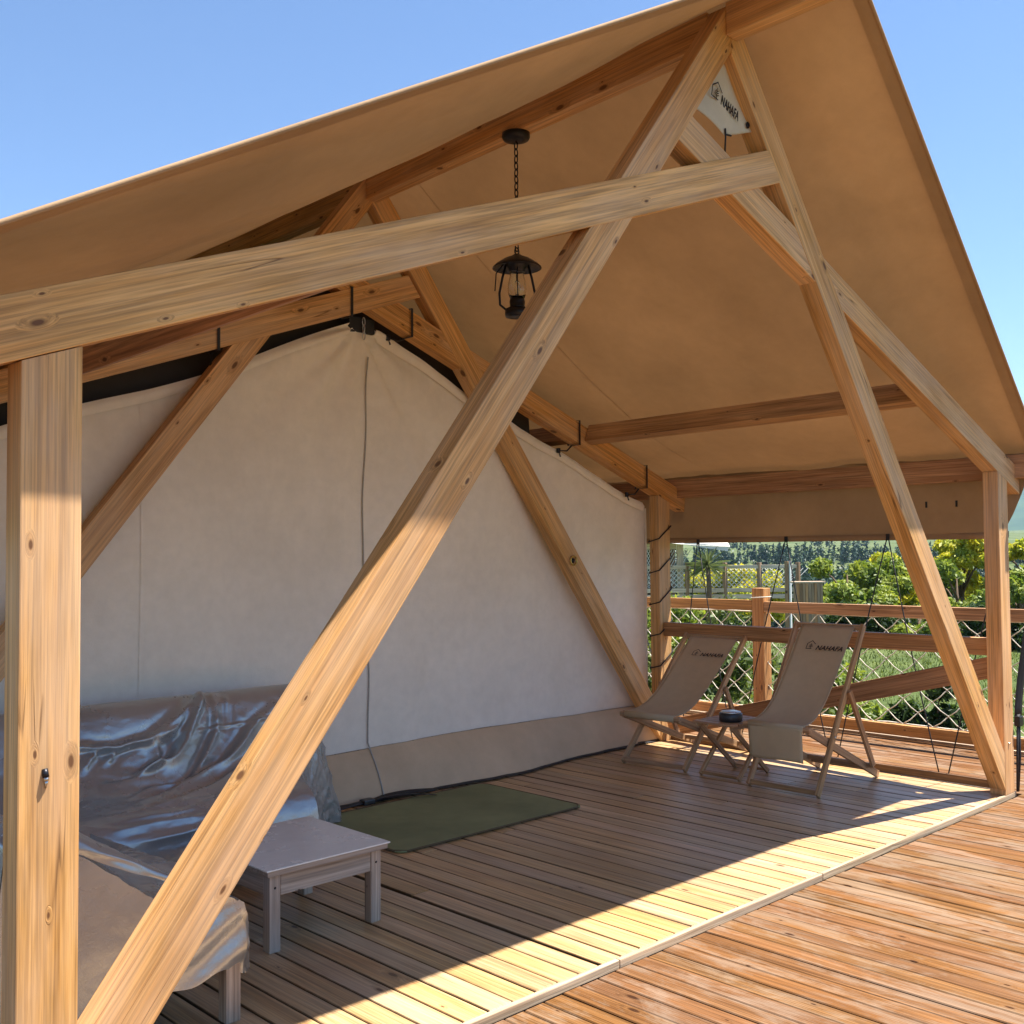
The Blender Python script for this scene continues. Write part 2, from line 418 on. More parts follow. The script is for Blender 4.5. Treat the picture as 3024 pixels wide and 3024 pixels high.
def build_mountain():
    n = N('forested_mountain'); geo = n.node('NewGeometry')
    n1 = n.noise(geo.outputs['Position'], .006, 7, .65)
    n.l.new(n.ramp(n1.outputs[0], [(.3, (.03, .055, .03)), (.6, (.06, .10, .045)), (.8, (.10, .13, .06))]), n.b.inputs['Base Color'])
    n.b.inputs['Roughness'].default_value = 1.0; n.b.inputs['Specular IOR Level'].default_value = 0.
    def f(u, v):
        a = lerp(R(20), R(140), u); d = lerp(2600, 4400, v)
        x, y = -3.7 + d*math.sin(a), -2.5 + d*math.cos(a)
        prof = math.sin(min(1, v*1.15)*math.pi*.5)
        hh = pw(math.degrees(a), [(20, 90), (45, 105), (60, 150), (66, 205), (72, 225), (85, 215), (110, 190), (140, 120)])
        h = 20 + hh*prof*(1 + .22*fn3(a*7, v*2.1, .4) + .1*fn3(a*25, v*6, 2.)) + 18*fn3(a*40, v*9, 7.)
        return (x, y, h)
    tag(grid('mountain_ridge', f, 90, 18, n.m), kind='structure')
build_mountain()

# ---- decks
PZ = 0.0          # top of the tent platform
DZ = -0.022       # top of the surrounding deck
def plank_mesh(name, L, w, t, mat, bev=.003):
    bm = bmesh.new(); box_bm(bm, (0, -w/2, -t), (L, w/2, 0)); bevel(bm, bev, 1)
    me = bpy.data.meshes.new(name); bmesh.ops.recalc_face_normals(bm, faces=bm.faces); bm.to_mesh(me); bm.free(); me.materials.append(mat); return me
def put_plank(me, x, y, z, parent, jig=.0012, yaw=90):
    o = bpy.data.objects.new('plank', me); link(o)
    o.location = (x + random.uniform(-.0008, .0008), y, z + random.uniform(-jig, jig))
    o.rotation_euler = (random.uniform(-.003, .003), 0, R(yaw)); attach(o, parent); return o
platform = empty('platform_deck', (0, 0, 0), kind='structure')
pw_w, pitch = .1008, .1068
mesh_cache = {}
def pm(L, w, mat, key):
    k = (round(L, 3), key)
    if k not in mesh_cache: mesh_cache[k] = plank_mesh('plank', L, w, .028, mat)
    return mesh_cache[k]
x = -2.86; i = 0
while x < 2.86:
    wide = abs(x + .93) < .045
    splits = [.0225, 4.2]
    if i % 5 == 3: splits = [.0225, .70 if x > 1.5 else 1.55, 4.2]
    elif i % 5 == 1: splits = [.0225, 2.25, 4.2]
    elif i % 7 == 5: splits = [.0225, 1.1, 4.2]
    for a, b in zip(splits, splits[1:]):
        put_plank(pm(b-a-.004, pw_w, M['platform'], 'p'), x, a, PZ, platform)
    x += pitch + (.012 if i in (18, 37) else 0); i += 1
fascia = bar('edging_board', (-2.9, .0105, -.016), (-.80, .0105, -.016), .0205, .034, M['edge'], platform)
bar('edging_board', (-.796, .0105, -.0165), (.62, .0105, -.0165), .0205, .034, M['edge'], platform)
bar('edging_board', (.624, .0105, -.016), (2.9, .0105, -.016), .0205, .034, M['edge'], platform)
bar('edging_board', (2.885, .06, -.018), (2.885, 4.2, -.018), .03, .034, M['edge'], platform)
sub = mobj('gap_shade_sheet', [(-2.88, .03, -.05), (2.88, .03, -.05), (2.88, 8, -.05), (-2.88, 8, -.05)], [(0, 1, 2, 3)], M['dark_canvas_and_shade'], platform)  # flat dark sheet standing in for shade between the boards

front_deck = empty('weathered_deck', (0, -1, 0), kind='structure')
dp = .0905; dw = .0852
x = -8.4; i = 0
while x < 4.2:
    if x < 2.93:
        offs = [(-.008, -1.75 - (i % 3)*.45), (-1.75 - (i % 3)*.45, -7.6)]  # boards run on unseen behind the camera, added for warm bounce light
    else:
        j = (i*5) % 4
        offs = [(7.5, 4.4 - .3*j), (4.4 - .3*j, 1.9 + .35*j), (1.9 + .35*j, -.7 - .2*j), (-.7 - .2*j, -7.6)]
    for b, a in offs:
        put_plank(pm(round(b-a, 2) - .004, dw, M['deck'], 'd'), x, a, DZ, front_deck, .0018)
    x += dp; i += 1
mobj('gap_shade_sheet', [(-8.5, -7.7, -.07), (4.25, -7.7, -.07), (4.25, 7.6, -.07), (-8.5, 7.6, -.07)], [(0, 1, 2, 3)], M['dark_canvas_and_shade'], front_deck)  # dark sheet again, for gap shade in the outer deck
bar('edging_board', (4.235, -3.4, -.06), (4.235, 7.6, -.06), .035, .12, M['edge'], front_deck)

# ================================================================== TIMBER FRAME
frame = empty('tent_frame', (0, 1.3, 0), 'pine timber frame of crossed rafters, leaning braces and square posts on the platform', 'tent frame')
TD = .092
def build_truss(Y, sx, sz, lk, rk, lbz, rbz, ls, rs):
    T = M['timber']
    # posts
    for s, bz, sl in ((-1, lbz, ls), (1, rbz, rs)):
        xi, xo = s*2.735 + sx, s*2.875 + sx
        zi = bz; zo = bz - sl*.14
        prism('post', [(xi, 0), (xi, zi - .002), (xo, zo - .002), (xo, 0)], Y, Y + TD, T, frame, along=(0, 1))
    # leaning braces, base of post to apex
    ap = 3.56 + sz; hw = .172
    for s, (x0, k), bz in ((-1, lk, lbz), (1, rk, rbz)):
        def xin(z): return s*(x0 - k*z) + sx
        def xout(z): return s*(x0 + hw - k*z) + sx
        xp = s*2.7345 + sx
        zi = (x0 - 2.7345)/k; zo = (x0 + hw - 2.7345)/k
        xc = sx + s*.0006
        zai = (x0)/k; zao = (x0 + hw)/k
        zao = min(zao, 3.765 + sz); zai = min(zai, 3.6+sz)
        pts = [(xp, max(zi, .004)), (xc, zai), (xc, zao), (s*(x0+hw-k*zao)+sx, zao), (xp, zo)]
        if abs(pts[3][0]-pts[2][0]) < .004: pts.pop(3)
        prism('brace', pts, Y, Y + TD, T, frame, along=(-s*k, 1))
    # rafters crossing below the apex
    vt = .157
    def zl(x): return lbz + ls*(x - sx + 2.735)
    def zr(x): return rbz + rs*(2.735 - (x - sx))
    xe = .29 + sx
    e0, e1 = (.367 + sx, .272 + sx)
    prism('rafter', [(-3.08 + sx, zl(-3.08+sx)), (e0, zl(e0)), (e1, zl(e1) + vt), (-3.08 + sx, zl(-3.08+sx) + vt)], Y - .003, Y + TD - .003, T, frame, along=(1, ls))
    e0, e1 = (-.40 + sx, -.31 + sx)
    prism('rafter', [(3.08 + sx, zr(3.08+sx)), (e0, zr(e0)), (e1, zr(e1) + vt), (3.08 + sx, zr(3.08+sx) + vt)], Y + .003, Y + TD + .003, T, frame, along=(-1, rs))
build_truss(0.0, 0, 0, (2.80, .783), (2.76, .775), 1.962, 1.927, .367, .376)
BY = 2.579
build_truss(BY, .037, -.03, (2.79, .785), (2.745, .768), 1.932, 1.897, .362, .372)
# ridge
bar('ridge_beam', (0, -.5, 3.705), (0, -.001, 3.70), .085, .14, M['timber'], frame)
bar('ridge_beam', (0, TD+.002, 3.698), (.03, BY - .002, 3.645), .085, .14, M['timber'], frame)
bar('ridge_beam', (.03, BY + TD + .002, 3.643), (.03, 6.6, 3.60), .085, .14, M['timber'], frame)
# purlins and eave beams
th = math.atan(.372)
for s in (1, -1):
    upv = (s*math.sin(th), 0, math.cos(th))
    ysets = ((TD + .004, BY - .005), (BY + TD + .004, 6.6))
    for ya, yb in ysets:
        bar('purlin', (s*1.945, ya, 2.325), (s*1.945 + .03, yb, 2.305), .075, .125, M['rail_timber'], frame, up=upv)
    bar('eave_beam', (s*3.035, -.14, 1.967), (s*3.035 + .02, 6.6, 1.935), .06, .145, M['rail_timber'], frame)
# side rails of the porch
bar('side_rail', (2.815, TD + .002, .868), (2.845, BY - .002, .858), .062, .105, M['rail_timber'], frame)
bar('side_brace', (2.815, TD + .002, .745), (2.845, BY - .03, .10), .05, .128, M['rail_timber'], frame)
bar('sill', (2.868, TD + .004, .027), (2.898, BY, .024), .016, .05, M['shaded_sill'], frame)
# end caps / bolts on the posts
for (bx, bz) in ((-2.79, .32), (2.80, .30)):
    lathe('bolt', [(0, 0), (.009, 0), (.009, .004), (0, .006)], M['steel'], frame, 12, (bx, -.001, bz)).rotation_euler = (0, 0, 0)

# ================================================================== CANOPY
canopy = empty('canopy', (0, 1.3, 2.0), 'large tan canvas canopy stretched over the timber frame', 'canopy')
YB = 6.8
def ridge_z(y): return 3.80 - .021*max(0, y)
def yfront(x): return -(.54 - .14*abs(x))
def canopy_pt(x, y):
    ax = abs(x); t = y - yfront(x)
    zs = 3.805 - (.56 if x > 0 else .5485)*ax
    rz = ridge_z(y)
    kz, ez, sg = (2.455, 2.055, .055) if x > 0 else (2.545, 2.10, .03)
    if ax < 1.96: zb = lerp(rz, kz, ax/1.96) - sg*math.sin(math.pi*ax/1.96)
    else: zb = lerp(kz, ez, (ax-1.96)/1.16) - .03*math.sin(math.pi*(ax-1.96)/1.16)
    if y > 2.6: pass
    # round the bend over the purlin
    zb += .02*math.exp(-((ax-1.96)/.16)**2)
    w = smooth(t/.85)
    z = lerp(zs, zb, w)
    wr = .012*fn3(ax*.9, y*2.3, 3.+(x > 0)*9) + .009*fn3(ax*.55, y*6.5 + ax*.6, 8.+(x > 0)*5) + .003*fn3(ax*4, y*9, 2.)
    return z + wr*smooth(t/.3)
for s in (-1, 1):
    def f(u, v, s=s):
        x = s*3.13*u; y0 = yfront(x); y = lerp(y0, YB, v**1.7); return (x, y, canopy_pt(x, y))
    grid('roof_slope', f, 70, 120, M['canopy'], canopy)
    # broad folded hem along the swept front edge, its loose inner lip hanging a little
    def h(u, v, s=s):
        x = s*lerp(.02, 3.13, u); y = yfront(x) + lerp(-.004, .055, v)
        drop = .005 + .014*v**2.2*(1 + .25*fn3(x*2.5, 0, 4.)) + .006*math.sin(v*math.pi)
        return (x, y, canopy_pt(x, y) - drop)
    grid('hem', h, 70, 10, M['canopy'], canopy)
    # rolled edge cord
    tube('edge_cord', [(s*lerp(0, 3.13, i/30), yfront(3.13*i/30) - .004, canopy_pt(s*3.13*i/30, yfront(3.13*i/30)) - .003) for i in range(31)], .008, M['canopy'], canopy, 6)
    # panel seams from ridge to eave
    for ys in (2.28,):
        def q(u, v, s=s, ys=ys):
            x = s*lerp(.06, 3.1, u); y = ys + (v-.5)*.004; return (x, y, canopy_pt(x, y) - .006 - .001*math.sin(v*math.pi))
        grid('seam', q, 50, 2, M['canopy'], canopy)
    # valance hanging from the eave
    def vf(u, v, s=s):
        y = lerp(-.10, YB, u**1.35); x = 3.127
        top = canopy_pt(s*x, max(y, yfront(x))) + .004
        bot = 1.525
        if y < .16: bot = lerp(top - .05, 1.525, smooth((y + .115)/.275)**.8)
        z = lerp(top, bot, v)
        bow = .02*math.sin(u*31)*v*.4 + .012*fn3(y*2, z*3, 5.)
        return (s*(lerp(x, 3.075, v) + bow), y, z)
    grid('valance', vf, 70, 10, M['canopy'], canopy)
    def vh(u, v, s=s):
        y = lerp(.18, YB, u); xx, yy, zz = 0, 0, 0
        x = 3.075 - .004 + .008*math.sin(u*31)*.4
        return (s*x, y, 1.523 + .04*v)
    grid('valance_hem', vh, 60, 2, M['canopy'], canopy, thick=.003)
# three small dark eyelets on the right valance
for yy in (.72, .60, .40):
    bm = bmesh.new(); box_bm(bm, (3.083, yy - .006, 1.735), (3.088, yy + .006, 1.775)); bm_obj('eyelet_slot', bm, M['black_strap'], canopy)

# lacing cord of the right valance
lace = empty('lacing_cord', (2.95, 1.3, 0), 'black cord laced in a zigzag from the right valance down to the sill', 'cord')
tops = [(.08, 1.55), (.86, 1.545), (1.64, 1.54), (2.42, 1.53), (3.2, 1.53)]
bots = [.44, 1.20, 1.98, 2.50]
for (ty, tz) in tops[:4]:
    bm = bmesh.new(); box_bm(bm, (3.055, ty - .012, tz - .02), (3.066, ty + .012, tz + .022)); bevel(bm, .002, 1); bm_obj('tab', bm, M['black_strap'], lace)
for k, by in enumerate(bots):
    for q, (ty, tz) in enumerate((tops[k], tops[k+1])):
        p0 = (3.058, ty + (.008 if q == 0 else -.008), tz - .02); p1 = (2.893, by + (-.028 if q == 0 else .028), .035)
        tube('strand', [Vector(p0).lerp(Vector(p1), t/6) + Vector((-.02*math.sin(math.pi*t/6), 0, 0)) for t in range(7)], .0042, M['black_cord'], lace, 6)

# corner strap of the canopy beside the right front post
cs = empty('corner_strap', (2.95, .0, 0), 'wide black tie-down strap beside the right front post', 'strap')
def strapf(u, v):
    p = Vector((3.10, -.13, 2.0)).lerp(Vector((2.925, -.012, .42)), u)
    return tuple(p + Vector((.024, -.012, 0))*(v-.5)*2 + Vector((0, .01*math.sin(u*9), 0)))
grid('webbing', strapf, 20, 3, M['black_strap'], cs, thick=.004)
for dx in (-.008, .012):
    tube('cord', [(2.925+dx, -.012, .46), (2.915+dx*2, -.01, .2), (2.903+dx*.6, -.006, .0)], .0075, M['black_cord'], cs)
bm = bmesh.new(); box_bm(bm, (2.895, -.03, .39), (2.955, .004, .45)); bevel(bm, .006, 2); bm_obj('buckle', bm, M['black_metal'], cs)

# ================================================================== INNER TENT
tent = empty('inner_tent', (0.04, 2.72, 0), 'cream canvas gable wall of the inner tent with a brown skirt', 'tent')
TY = 2.725; TX = .045
def wall_top(x):
    ax = abs(x - TX)
    return pw(ax, [(0, 2.858), (.05, 2.85), (.9, 2.485), (1.35, 2.31), (2.5, 1.905), (2.76, 1.825)]) + .012*math.sin(ax*4.4)
def wall_y(x, z):
    ax = abs(x - TX)
    b = .05*fn3(x*.9, z*.6, 2.2) + .022*fn3(x*2.8, z*.9, 5.1) + .007*fn3(x*7, z*2.2, 9.)
    b += .02*math.exp(-((x-TX)/.28)**2)*math.sin(z*1.7)
    # soft drapes falling from the peak
    rr = math.hypot(x-TX, z-2.85); an = math.atan2(x-TX, 2.85-z)
    b += .024*math.sin(an*13 + 2*fn3(an*3, rr, 0))*math.exp(-rr*1.1)
    return TY + b
def wall(u, v):
    x = lerp(-2.72, 2.80, u); zt = wall_top(x); z = lerp(.285 + .012*math.sin(x*1.9), zt, v); return (x, wall_y(x, z), z)
grid('gable_wall', wall, 160, 90, M['canvas'], tent)
def skirt(u, v):
    x = lerp(-2.72, 2.80, u); z0 = .285 + .012*math.sin(x*1.9); z = lerp(.006, z0, v)
    bul = (.135 + .05*fn3(x*1.3, 0, 4) + .05*math.exp(-((x-1.0)/.9)**2))*(1-v)**.75 if x < 2.5 else (.10)*(1-v)**.75
    return (x, lerp(wall_y(x, z0), TY - .008, .5)*0 + wall_y(x, z0) - .012 - bul + .012*fn3(x*4, z*6, 1.), z)
grid('skirt', skirt, 110, 12, M['skirt'], tent)
# ground flap edge (dark) at the foot of the skirt
def foot(u, v):
    x = lerp(-2.72, 2.78, u); y = skirt(u, 0)[1]; return (x, y + .03 - .05*v, .008 + .01*math.sin(v*math.pi))
grid('foot_piping', foot, 90, 2, M['black_strap'], tent)
# top hem, slightly proud
for sgn in (-1, 1):
    def hem(u, v, sgn=sgn):
        x = TX + sgn*lerp(.10, 2.72, u); z = wall_top(x) + .012 - .065*(1-v)
        return (x, wall_y(x, z) - .012 - .012*math.sin(v*math.pi), z)
    grid('top_hem', hem, 60, 5, M['canvas'], tent)
# black gable cap where the two hems part
bm = bmesh.new(); box_bm(bm, (TX - .095, TY - .03, 2.80), (TX + .095, TY + .03, 2.895)); bevel(bm, .008, 2); bm_obj('ridge_cap', bm, M['black_strap'], tent)
# zip line with a slight wander
zp = []
for i in range(46):
    z = lerp(2.66, .03, i/45); xx = TX + .045 + .012*math.sin(z*3.1) + .006*math.sin(z*9 + 1)
    yy = (wall_y(xx, z) - .008) if z > .285 else skirt((xx + 2.72)/5.52, max(0, z)/.285)[1] - .008
    zp.append((xx, yy, z))
tube('zip', zp, .0048, M['zip'], tent, 6)
# faint vertical panel seams
for sx_ in (-1.33,):
    def sm(u, v, sx_=sx_):
        z = lerp(.30, wall_top(sx_) - .05, u); x = sx_ + (v-.5)*.022; return (x, wall_y(x, z) - .003 - .001*math.sin(v*math.pi), z)
    grid('wall_seam', sm, 40, 2, M['canvas'], tent)
# side walls, back wall and roof of the inner tent, roof coloured dark for shade
def side(u, v): y = lerp(TY, 6.5, u); return (2.80 + .01*fn3(y, v*2, 1.), y + .0*v, lerp(.0, 1.80, v))
grid('side_wall', side, 30, 12, M['canvas'], tent)
def sidel(u, v): y = lerp(TY, 6.5, u); return (-2.72, y, lerp(.0, 1.80, v))
grid('side_wall', sidel, 30, 12, M['canvas'], tent)
mobj('back_wall', [(-2.72, 6.5, 0), (2.8, 6.5, 0), (2.8, 6.5, 1.82), (TX, 6.5, 2.86), (-2.72, 6.5, 1.82)], [(0, 1, 2, 3, 4)], M['canvas'], tent)
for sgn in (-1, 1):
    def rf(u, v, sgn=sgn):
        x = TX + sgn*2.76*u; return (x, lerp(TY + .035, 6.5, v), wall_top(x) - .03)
    grid('tent_roof', rf, 20, 10, M['dark_canvas_and_shade'], tent)
# dark sheet added behind the rafters, standing in for shade above the gable
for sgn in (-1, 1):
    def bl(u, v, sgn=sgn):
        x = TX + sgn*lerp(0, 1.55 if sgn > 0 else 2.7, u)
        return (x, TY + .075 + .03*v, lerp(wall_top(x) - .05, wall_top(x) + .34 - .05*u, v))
    grid('gable_shade_sheet', bl, 20, 3, M['dark_canvas_and_shade'], tent)

# straps and hooks between rafter and tent
def loop_strap(x, label, hook=True, s=1):
    zb = (1.932 + .362*(x - .037 + 2.735)) if s < 0 else (1.897 + .372*(2.735 - (x - .037)))
    e = empty('tie_strap', (x, BY, zb), label, 'strap', 'straps around the rear rafters')
    t = .157; y0, y1 = BY - .012, BY + TD + .012
    def ring(dx, w=.016):
        pts = [(x+dx, y0, zb + t + .01), (x+dx, y0, zb - .01), (x+dx, y1, zb - .01), (x+dx, y1, zb + t + .01)]
        vs, fs = [], []
        for p in pts: vs += [(p[0]-w/2, p[1], p[2] - (-1 if s > 0 else 1)*-.372*w/2*0), (p[0]+w/2, p[1], p[2])]
        for i in range(4):
            a, b = i*2, ((i+1) % 4)*2; fs.append((a, b, b+1, a+1))
        o = mobj('webbing', vs, fs, M['black_strap'], e); md = o.modifiers.new('thickness', 'SOLIDIFY'); md.thickness = .003
    ring(0)
    if hook:
        p = Vector((x, y1 - .03, zb - .012)); q = Vector((x + (.0 if s < 0 else -.09), TY - .03, wall_top(x - (0 if s < 0 else .09)) - .0))
        tube('tail', [p, p.lerp(q, .5) + Vector((0, -.02, -.02)), q, q + Vector((.005, -.015, -.045))], .006, M['black_strap'], e, 6)
        bm = bmesh.new(); box_bm(bm, tuple(q + Vector((-.012, -.012, -.018))), tuple(q + Vector((.012, .012, .018)))); bevel(bm, .003, 1); bm_obj('hook', bm, M['black_metal'], e)
    return e
loop_strap(-.98, 'black strap around the rear left rafter, farther from the tent peak', s=-1)
loop_strap(-.12, 'black strap around the rear left rafter, nearest the tent peak', hook=False, s=-1)
loop_strap(.33, 'black hooked strap on the rear right rafter beside the tent peak', s=1)
loop_strap(1.86, 'black hooked strap on the rear right rafter at the purlin end', s=1)
loop_strap(2.62, 'black doubled strap near the low end of the rear right rafter', s=1)

# peak chain hook
pk = empty('peak_hook', (TX, 2.66, 2.78), 'small steel hook and chain at the peak of the cream gable', 'hook')
for i in range(3):
    cz = 2.865 - i*.042; a = i % 2
    tube('chain_link', [(TX + (.010*math.cos(t) if a == 0 else 0), TY - .045 + (.010*math.cos(t) if a else 0), cz + .026*math.sin(t)) for t in np.linspace(0, 2*math.pi, 13)[:-1]], .0035, M['steel'], pk, 6, True)

# wrapped rope on the rear right post
rp = []
px0, px1, py0, py1 = 2.772 - .006, 2.912 + .006, BY - .006, BY + TD + .006
zz = .55
while zz < 1.75:
    per = [(px1, py0, .0), (px0, py0, -.10), (px0, py1, -.125), (px1, py1, -.02)]
    for (a, b, dz) in per[::-1]: rp.append((a, b, zz + .13 + dz))
    zz += .245
tube('wrapped_cord', rp, .0055, M['black_cord'], None, 6)
tag(bpy.data.objects['wrapped_cord'], 'black cord wound around the rear right post', 'cord')

# small brass ring on the rear right brace
rx, rz = 1.78, 1.40
ring_e = empty('ring_hook', (rx, BY - .01, rz), 'small brass ring hook on the rear right brace', 'hook')
tube('ring', [(rx + .032*math.cos(t), BY - .013, rz + .032*math.sin(t)) for t in np.linspace(0, 2*math.pi, 20)[:-1]], .0055, M['brass'], ring_e, 6, True)
lathe('plate', [(0, 0), (.018, 0), (.018, .004), (0, .006)], M['black_metal'], ring_e, 14, (0, 0, 0))
pl = bpy.data.objects['plate']; pl.parent = None; pl.location = (rx, BY - .003, rz); pl.rotation_euler = (R(90), 0, 0); attach(pl, ring_e)

# ================================================================== LANTERN
LX, LY = -.004, 1.303
lan = empty('hanging_lantern', (LX, LY, 3.6), 'black metal storm lantern hanging on a chain from the ridge beam', 'lantern')
o3 = (LX, LY, 0)
lathe('ceiling_rose', [(0, 3.565), (.035, 3.563), (.066, 3.572), (.072, 3.585), (.072, 3.603), (0, 3.603)], M['black_metal'], lan, 28, o3)
bm = bmesh.new(); zz = 3.56; i = 0
while zz > 3.01:
    a = i % 2
    tube_bm(bm, [(LX + (.011*math.cos(t) if a else 0), LY + (0 if a else .011*math.cos(t)), zz - .02 + .022*math.sin(t)) for t in np.linspace(0, 2*math.pi, 11)[:-1]], .0034, 5, True)
    zz -= .035; i += 1
bm_obj('chain', bm, M['black_metal'], lan, True)
tube('top_ring', [(LX + .014*math.cos(t), LY, 2.995 + .018*math.sin(t)) for t in np.linspace(0, 2*math.pi, 15)[:-1]], .004, M['black_metal'], lan, 6, True)
lathe('hood', [(0, 2.982), (0.0148, 2.98), (0.0333, 2.968), (0.0666, 2.955), (0.1110, 2.925), (0.1243, 2.912), (0.1258, 2.907), (0.1110, 2.912), (0.0629, 2.93), (0.0444, 2.905), (0.0429, 2.888), (0.0370, 2.888), (0, 2.9)], M['black_metal'], lan, 36, o3)
lathe('glass_globe', [(0.0340, 2.888), (0.0370, 2.87), (0.0459, 2.83), (0.0488, 2.80), (0.0444, 2.77), (0.0370, 2.752), (0.0340, 2.752), (0.0414, 2.772), (0.0459, 2.80), (0.0429, 2.83), (0.0340, 2.868), (0.0318, 2.888)], M['glass'], lan, 30, o3)
lathe('lamp_bulb', [(0, 2.845), (0.0089, 2.842), (0.0163, 2.825), (0.0178, 2.808), (0.0104, 2.785), (0.0089, 2.755), (0, 2.755)], M['glass'], lan, 20, o3)
lathe('burner', [(0, 2.76), (0.0222, 2.758), (0.0370, 2.75), (0.0400, 2.735), (0.0370, 2.712), (0.0444, 2.705), (0, 2.705)], M['black_metal'], lan, 28, o3)
lathe('base_tank', [(0, 2.708), (0.0407, 2.706), (0.0607, 2.698), (0.0636, 2.675), (0.0607, 2.658), (0.0370, 2.654), (0, 2.657)], M['black_metal'], lan, 32, o3)
for s in (-1, 1):
    tube('side_arm', [(LX + s*0.0418, LY - s*0.0380, 2.925), (LX + s*0.0547, LY - s*0.0502, 2.86), (LX + s*0.0669, LY - s*0.0608, 2.78), (LX + s*0.0646, LY - s*0.0593, 2.72), (LX + s*0.0380, LY - s*0.0350, 2.69)], .006, M['black_metal'], lan, 8)
    tube('guard_wire', [(LX + s*0.0342, LY + s*0.0380, 2.90), (LX + s*0.0426, LY + s*0.0471, 2.83), (LX + s*0.0380, LY + s*0.0418, 2.75)], .003, M['black_metal'], lan, 6)
tube('handle', [(LX - .085, LY + .075, 2.79), (LX - .08, LY + .07, 2.88), (LX - .045, LY + .04, 2.94)], .0035, M['black_metal'], lan, 6)

# ================================================================== LETTERING
def text_mesh(body, size, shear=0.):
    cu = bpy.data.curves.new('lettering', 'FONT'); cu.body = body; cu.size = size; cu.shear = shear; cu.extrude = .0006
    cu.offset = size*.022; cu.resolution_u = 3; cu.space_character = 1.02
    o = bpy.data.objects.new('lettering', cu); COL.objects.link(o)
    dg = bpy.context.evaluated_depsgraph_get(); me = bpy.data.meshes.new_from_object(o.evaluated_get(dg))
    bpy.data.objects.remove(o); me.materials.clear(); me.materials.append(M['ink']); return me
def logo_mesh(h):
    """house outline with a little fir tree; origin at bottom left, in XY"""
    vs, fs = [], []
    def stroke(a, b, w):
        a, b = Vector(a), Vector(b); d = (b-a).normalized(); n_ = Vector((-d.y, d.x))*w/2; k = len(vs)
        for p in (a - n_ - d*w*.3, a + n_ - d*w*.3, b + n_ + d*w*.3, b - n_ + d*w*.3): vs.append((p.x*h, p.y*h, .0006))
        fs.append((k, k+1, k+2, k+3))
    w = .075
    stroke((.62, 0), (.0, 0), w); stroke((0, 0), (0, .62), w); stroke((0, .62), (.45, 1.0), w); stroke((.45, 1.0), (.92, .60), w)
    stroke((.46, .02), (.46, .66), .055)
    for y, l in ((.16, .2), (.3, .17), (.44, .12)):
        stroke((.46, y), (.46 - l, y + l*.62), .055); stroke((.46, y), (.46 + l, y + l*.62), .055)
    me = bpy.data.meshes.new('logo'); me.from_pydata(vs, [], fs); me.materials.append(M['ink']); return me
def place_print(me, name, origin, xdir, ydir, parent):
    x = Vector(xdir).normalized(); y = Vector(ydir); y = (y - x*y.dot(x)).normalized(); z = x.cross(y)
    m = Matrix((x, y, z)).transposed().to_4x4(); o = bpy.data.objects.new(name, me); link(o)
    o.location = Vector(origin); o.rotation_euler = m.to_euler(); attach(o, parent); return o

# ================================================================== FLAG at the apex
flag = empty('pennant', (.0, .05, 3.2), 'cream pennant with black house logo hanging in the apex of the front truss', 'pennant')
FP = dict(t=Vector((.018, .052, 3.575)), l=Vector((-.205, .052, 3.295)), b=Vector((-.012, .035, 3.222)), r=Vector((.208, .046, 3.298)))
def flagf(u, v):
    top = FP['t']; bl = FP['l']; br = FP['r']; bb = FP['b']
    lo = bl.lerp(bb, u*2) if u < .5 else bb.lerp(br, (u-.5)*2)
    p = top.lerp(lo, v); p.y += .008*math.sin(u*7 + v*3)*v; return tuple(p)
grid('cloth', flagf, 20, 20, M['flag'], flag, thick=.002)
fx = Vector((.118, 0, -.062)).normalized(); fy = Vector((.06, 0, .1))
place_print(text_mesh('NAHAFA', .046), 'lettering', (-.035, .036, 3.352), (1, -.0, -.30), (.3, 0, 1), flag).scale = (.72, 1.35, 1)
place_print(logo_mesh(.075), 'logo', (-.10, .036, 3.372), (1, 0, -.22), (.05, 0, 1), flag)
tube('tie_cord', [(-.012, .03, 3.25), (-.010, .03, 3.22), (-.006, .04, 3.12)], .004, M['black_cord'], flag, 6)
tube('tie_cord', [(-.012, .03, 3.225), (.03, .03, 3.23)], .004, M['black_cord'], flag, 6)
tube('eyelet', [(.172 + .009*math.cos(t), .038, 3.318 + .011*math.sin(t)) for t in np.linspace(0, 2*math.pi, 12)[:-1]], .004, M['black_metal'], flag, 6, True)

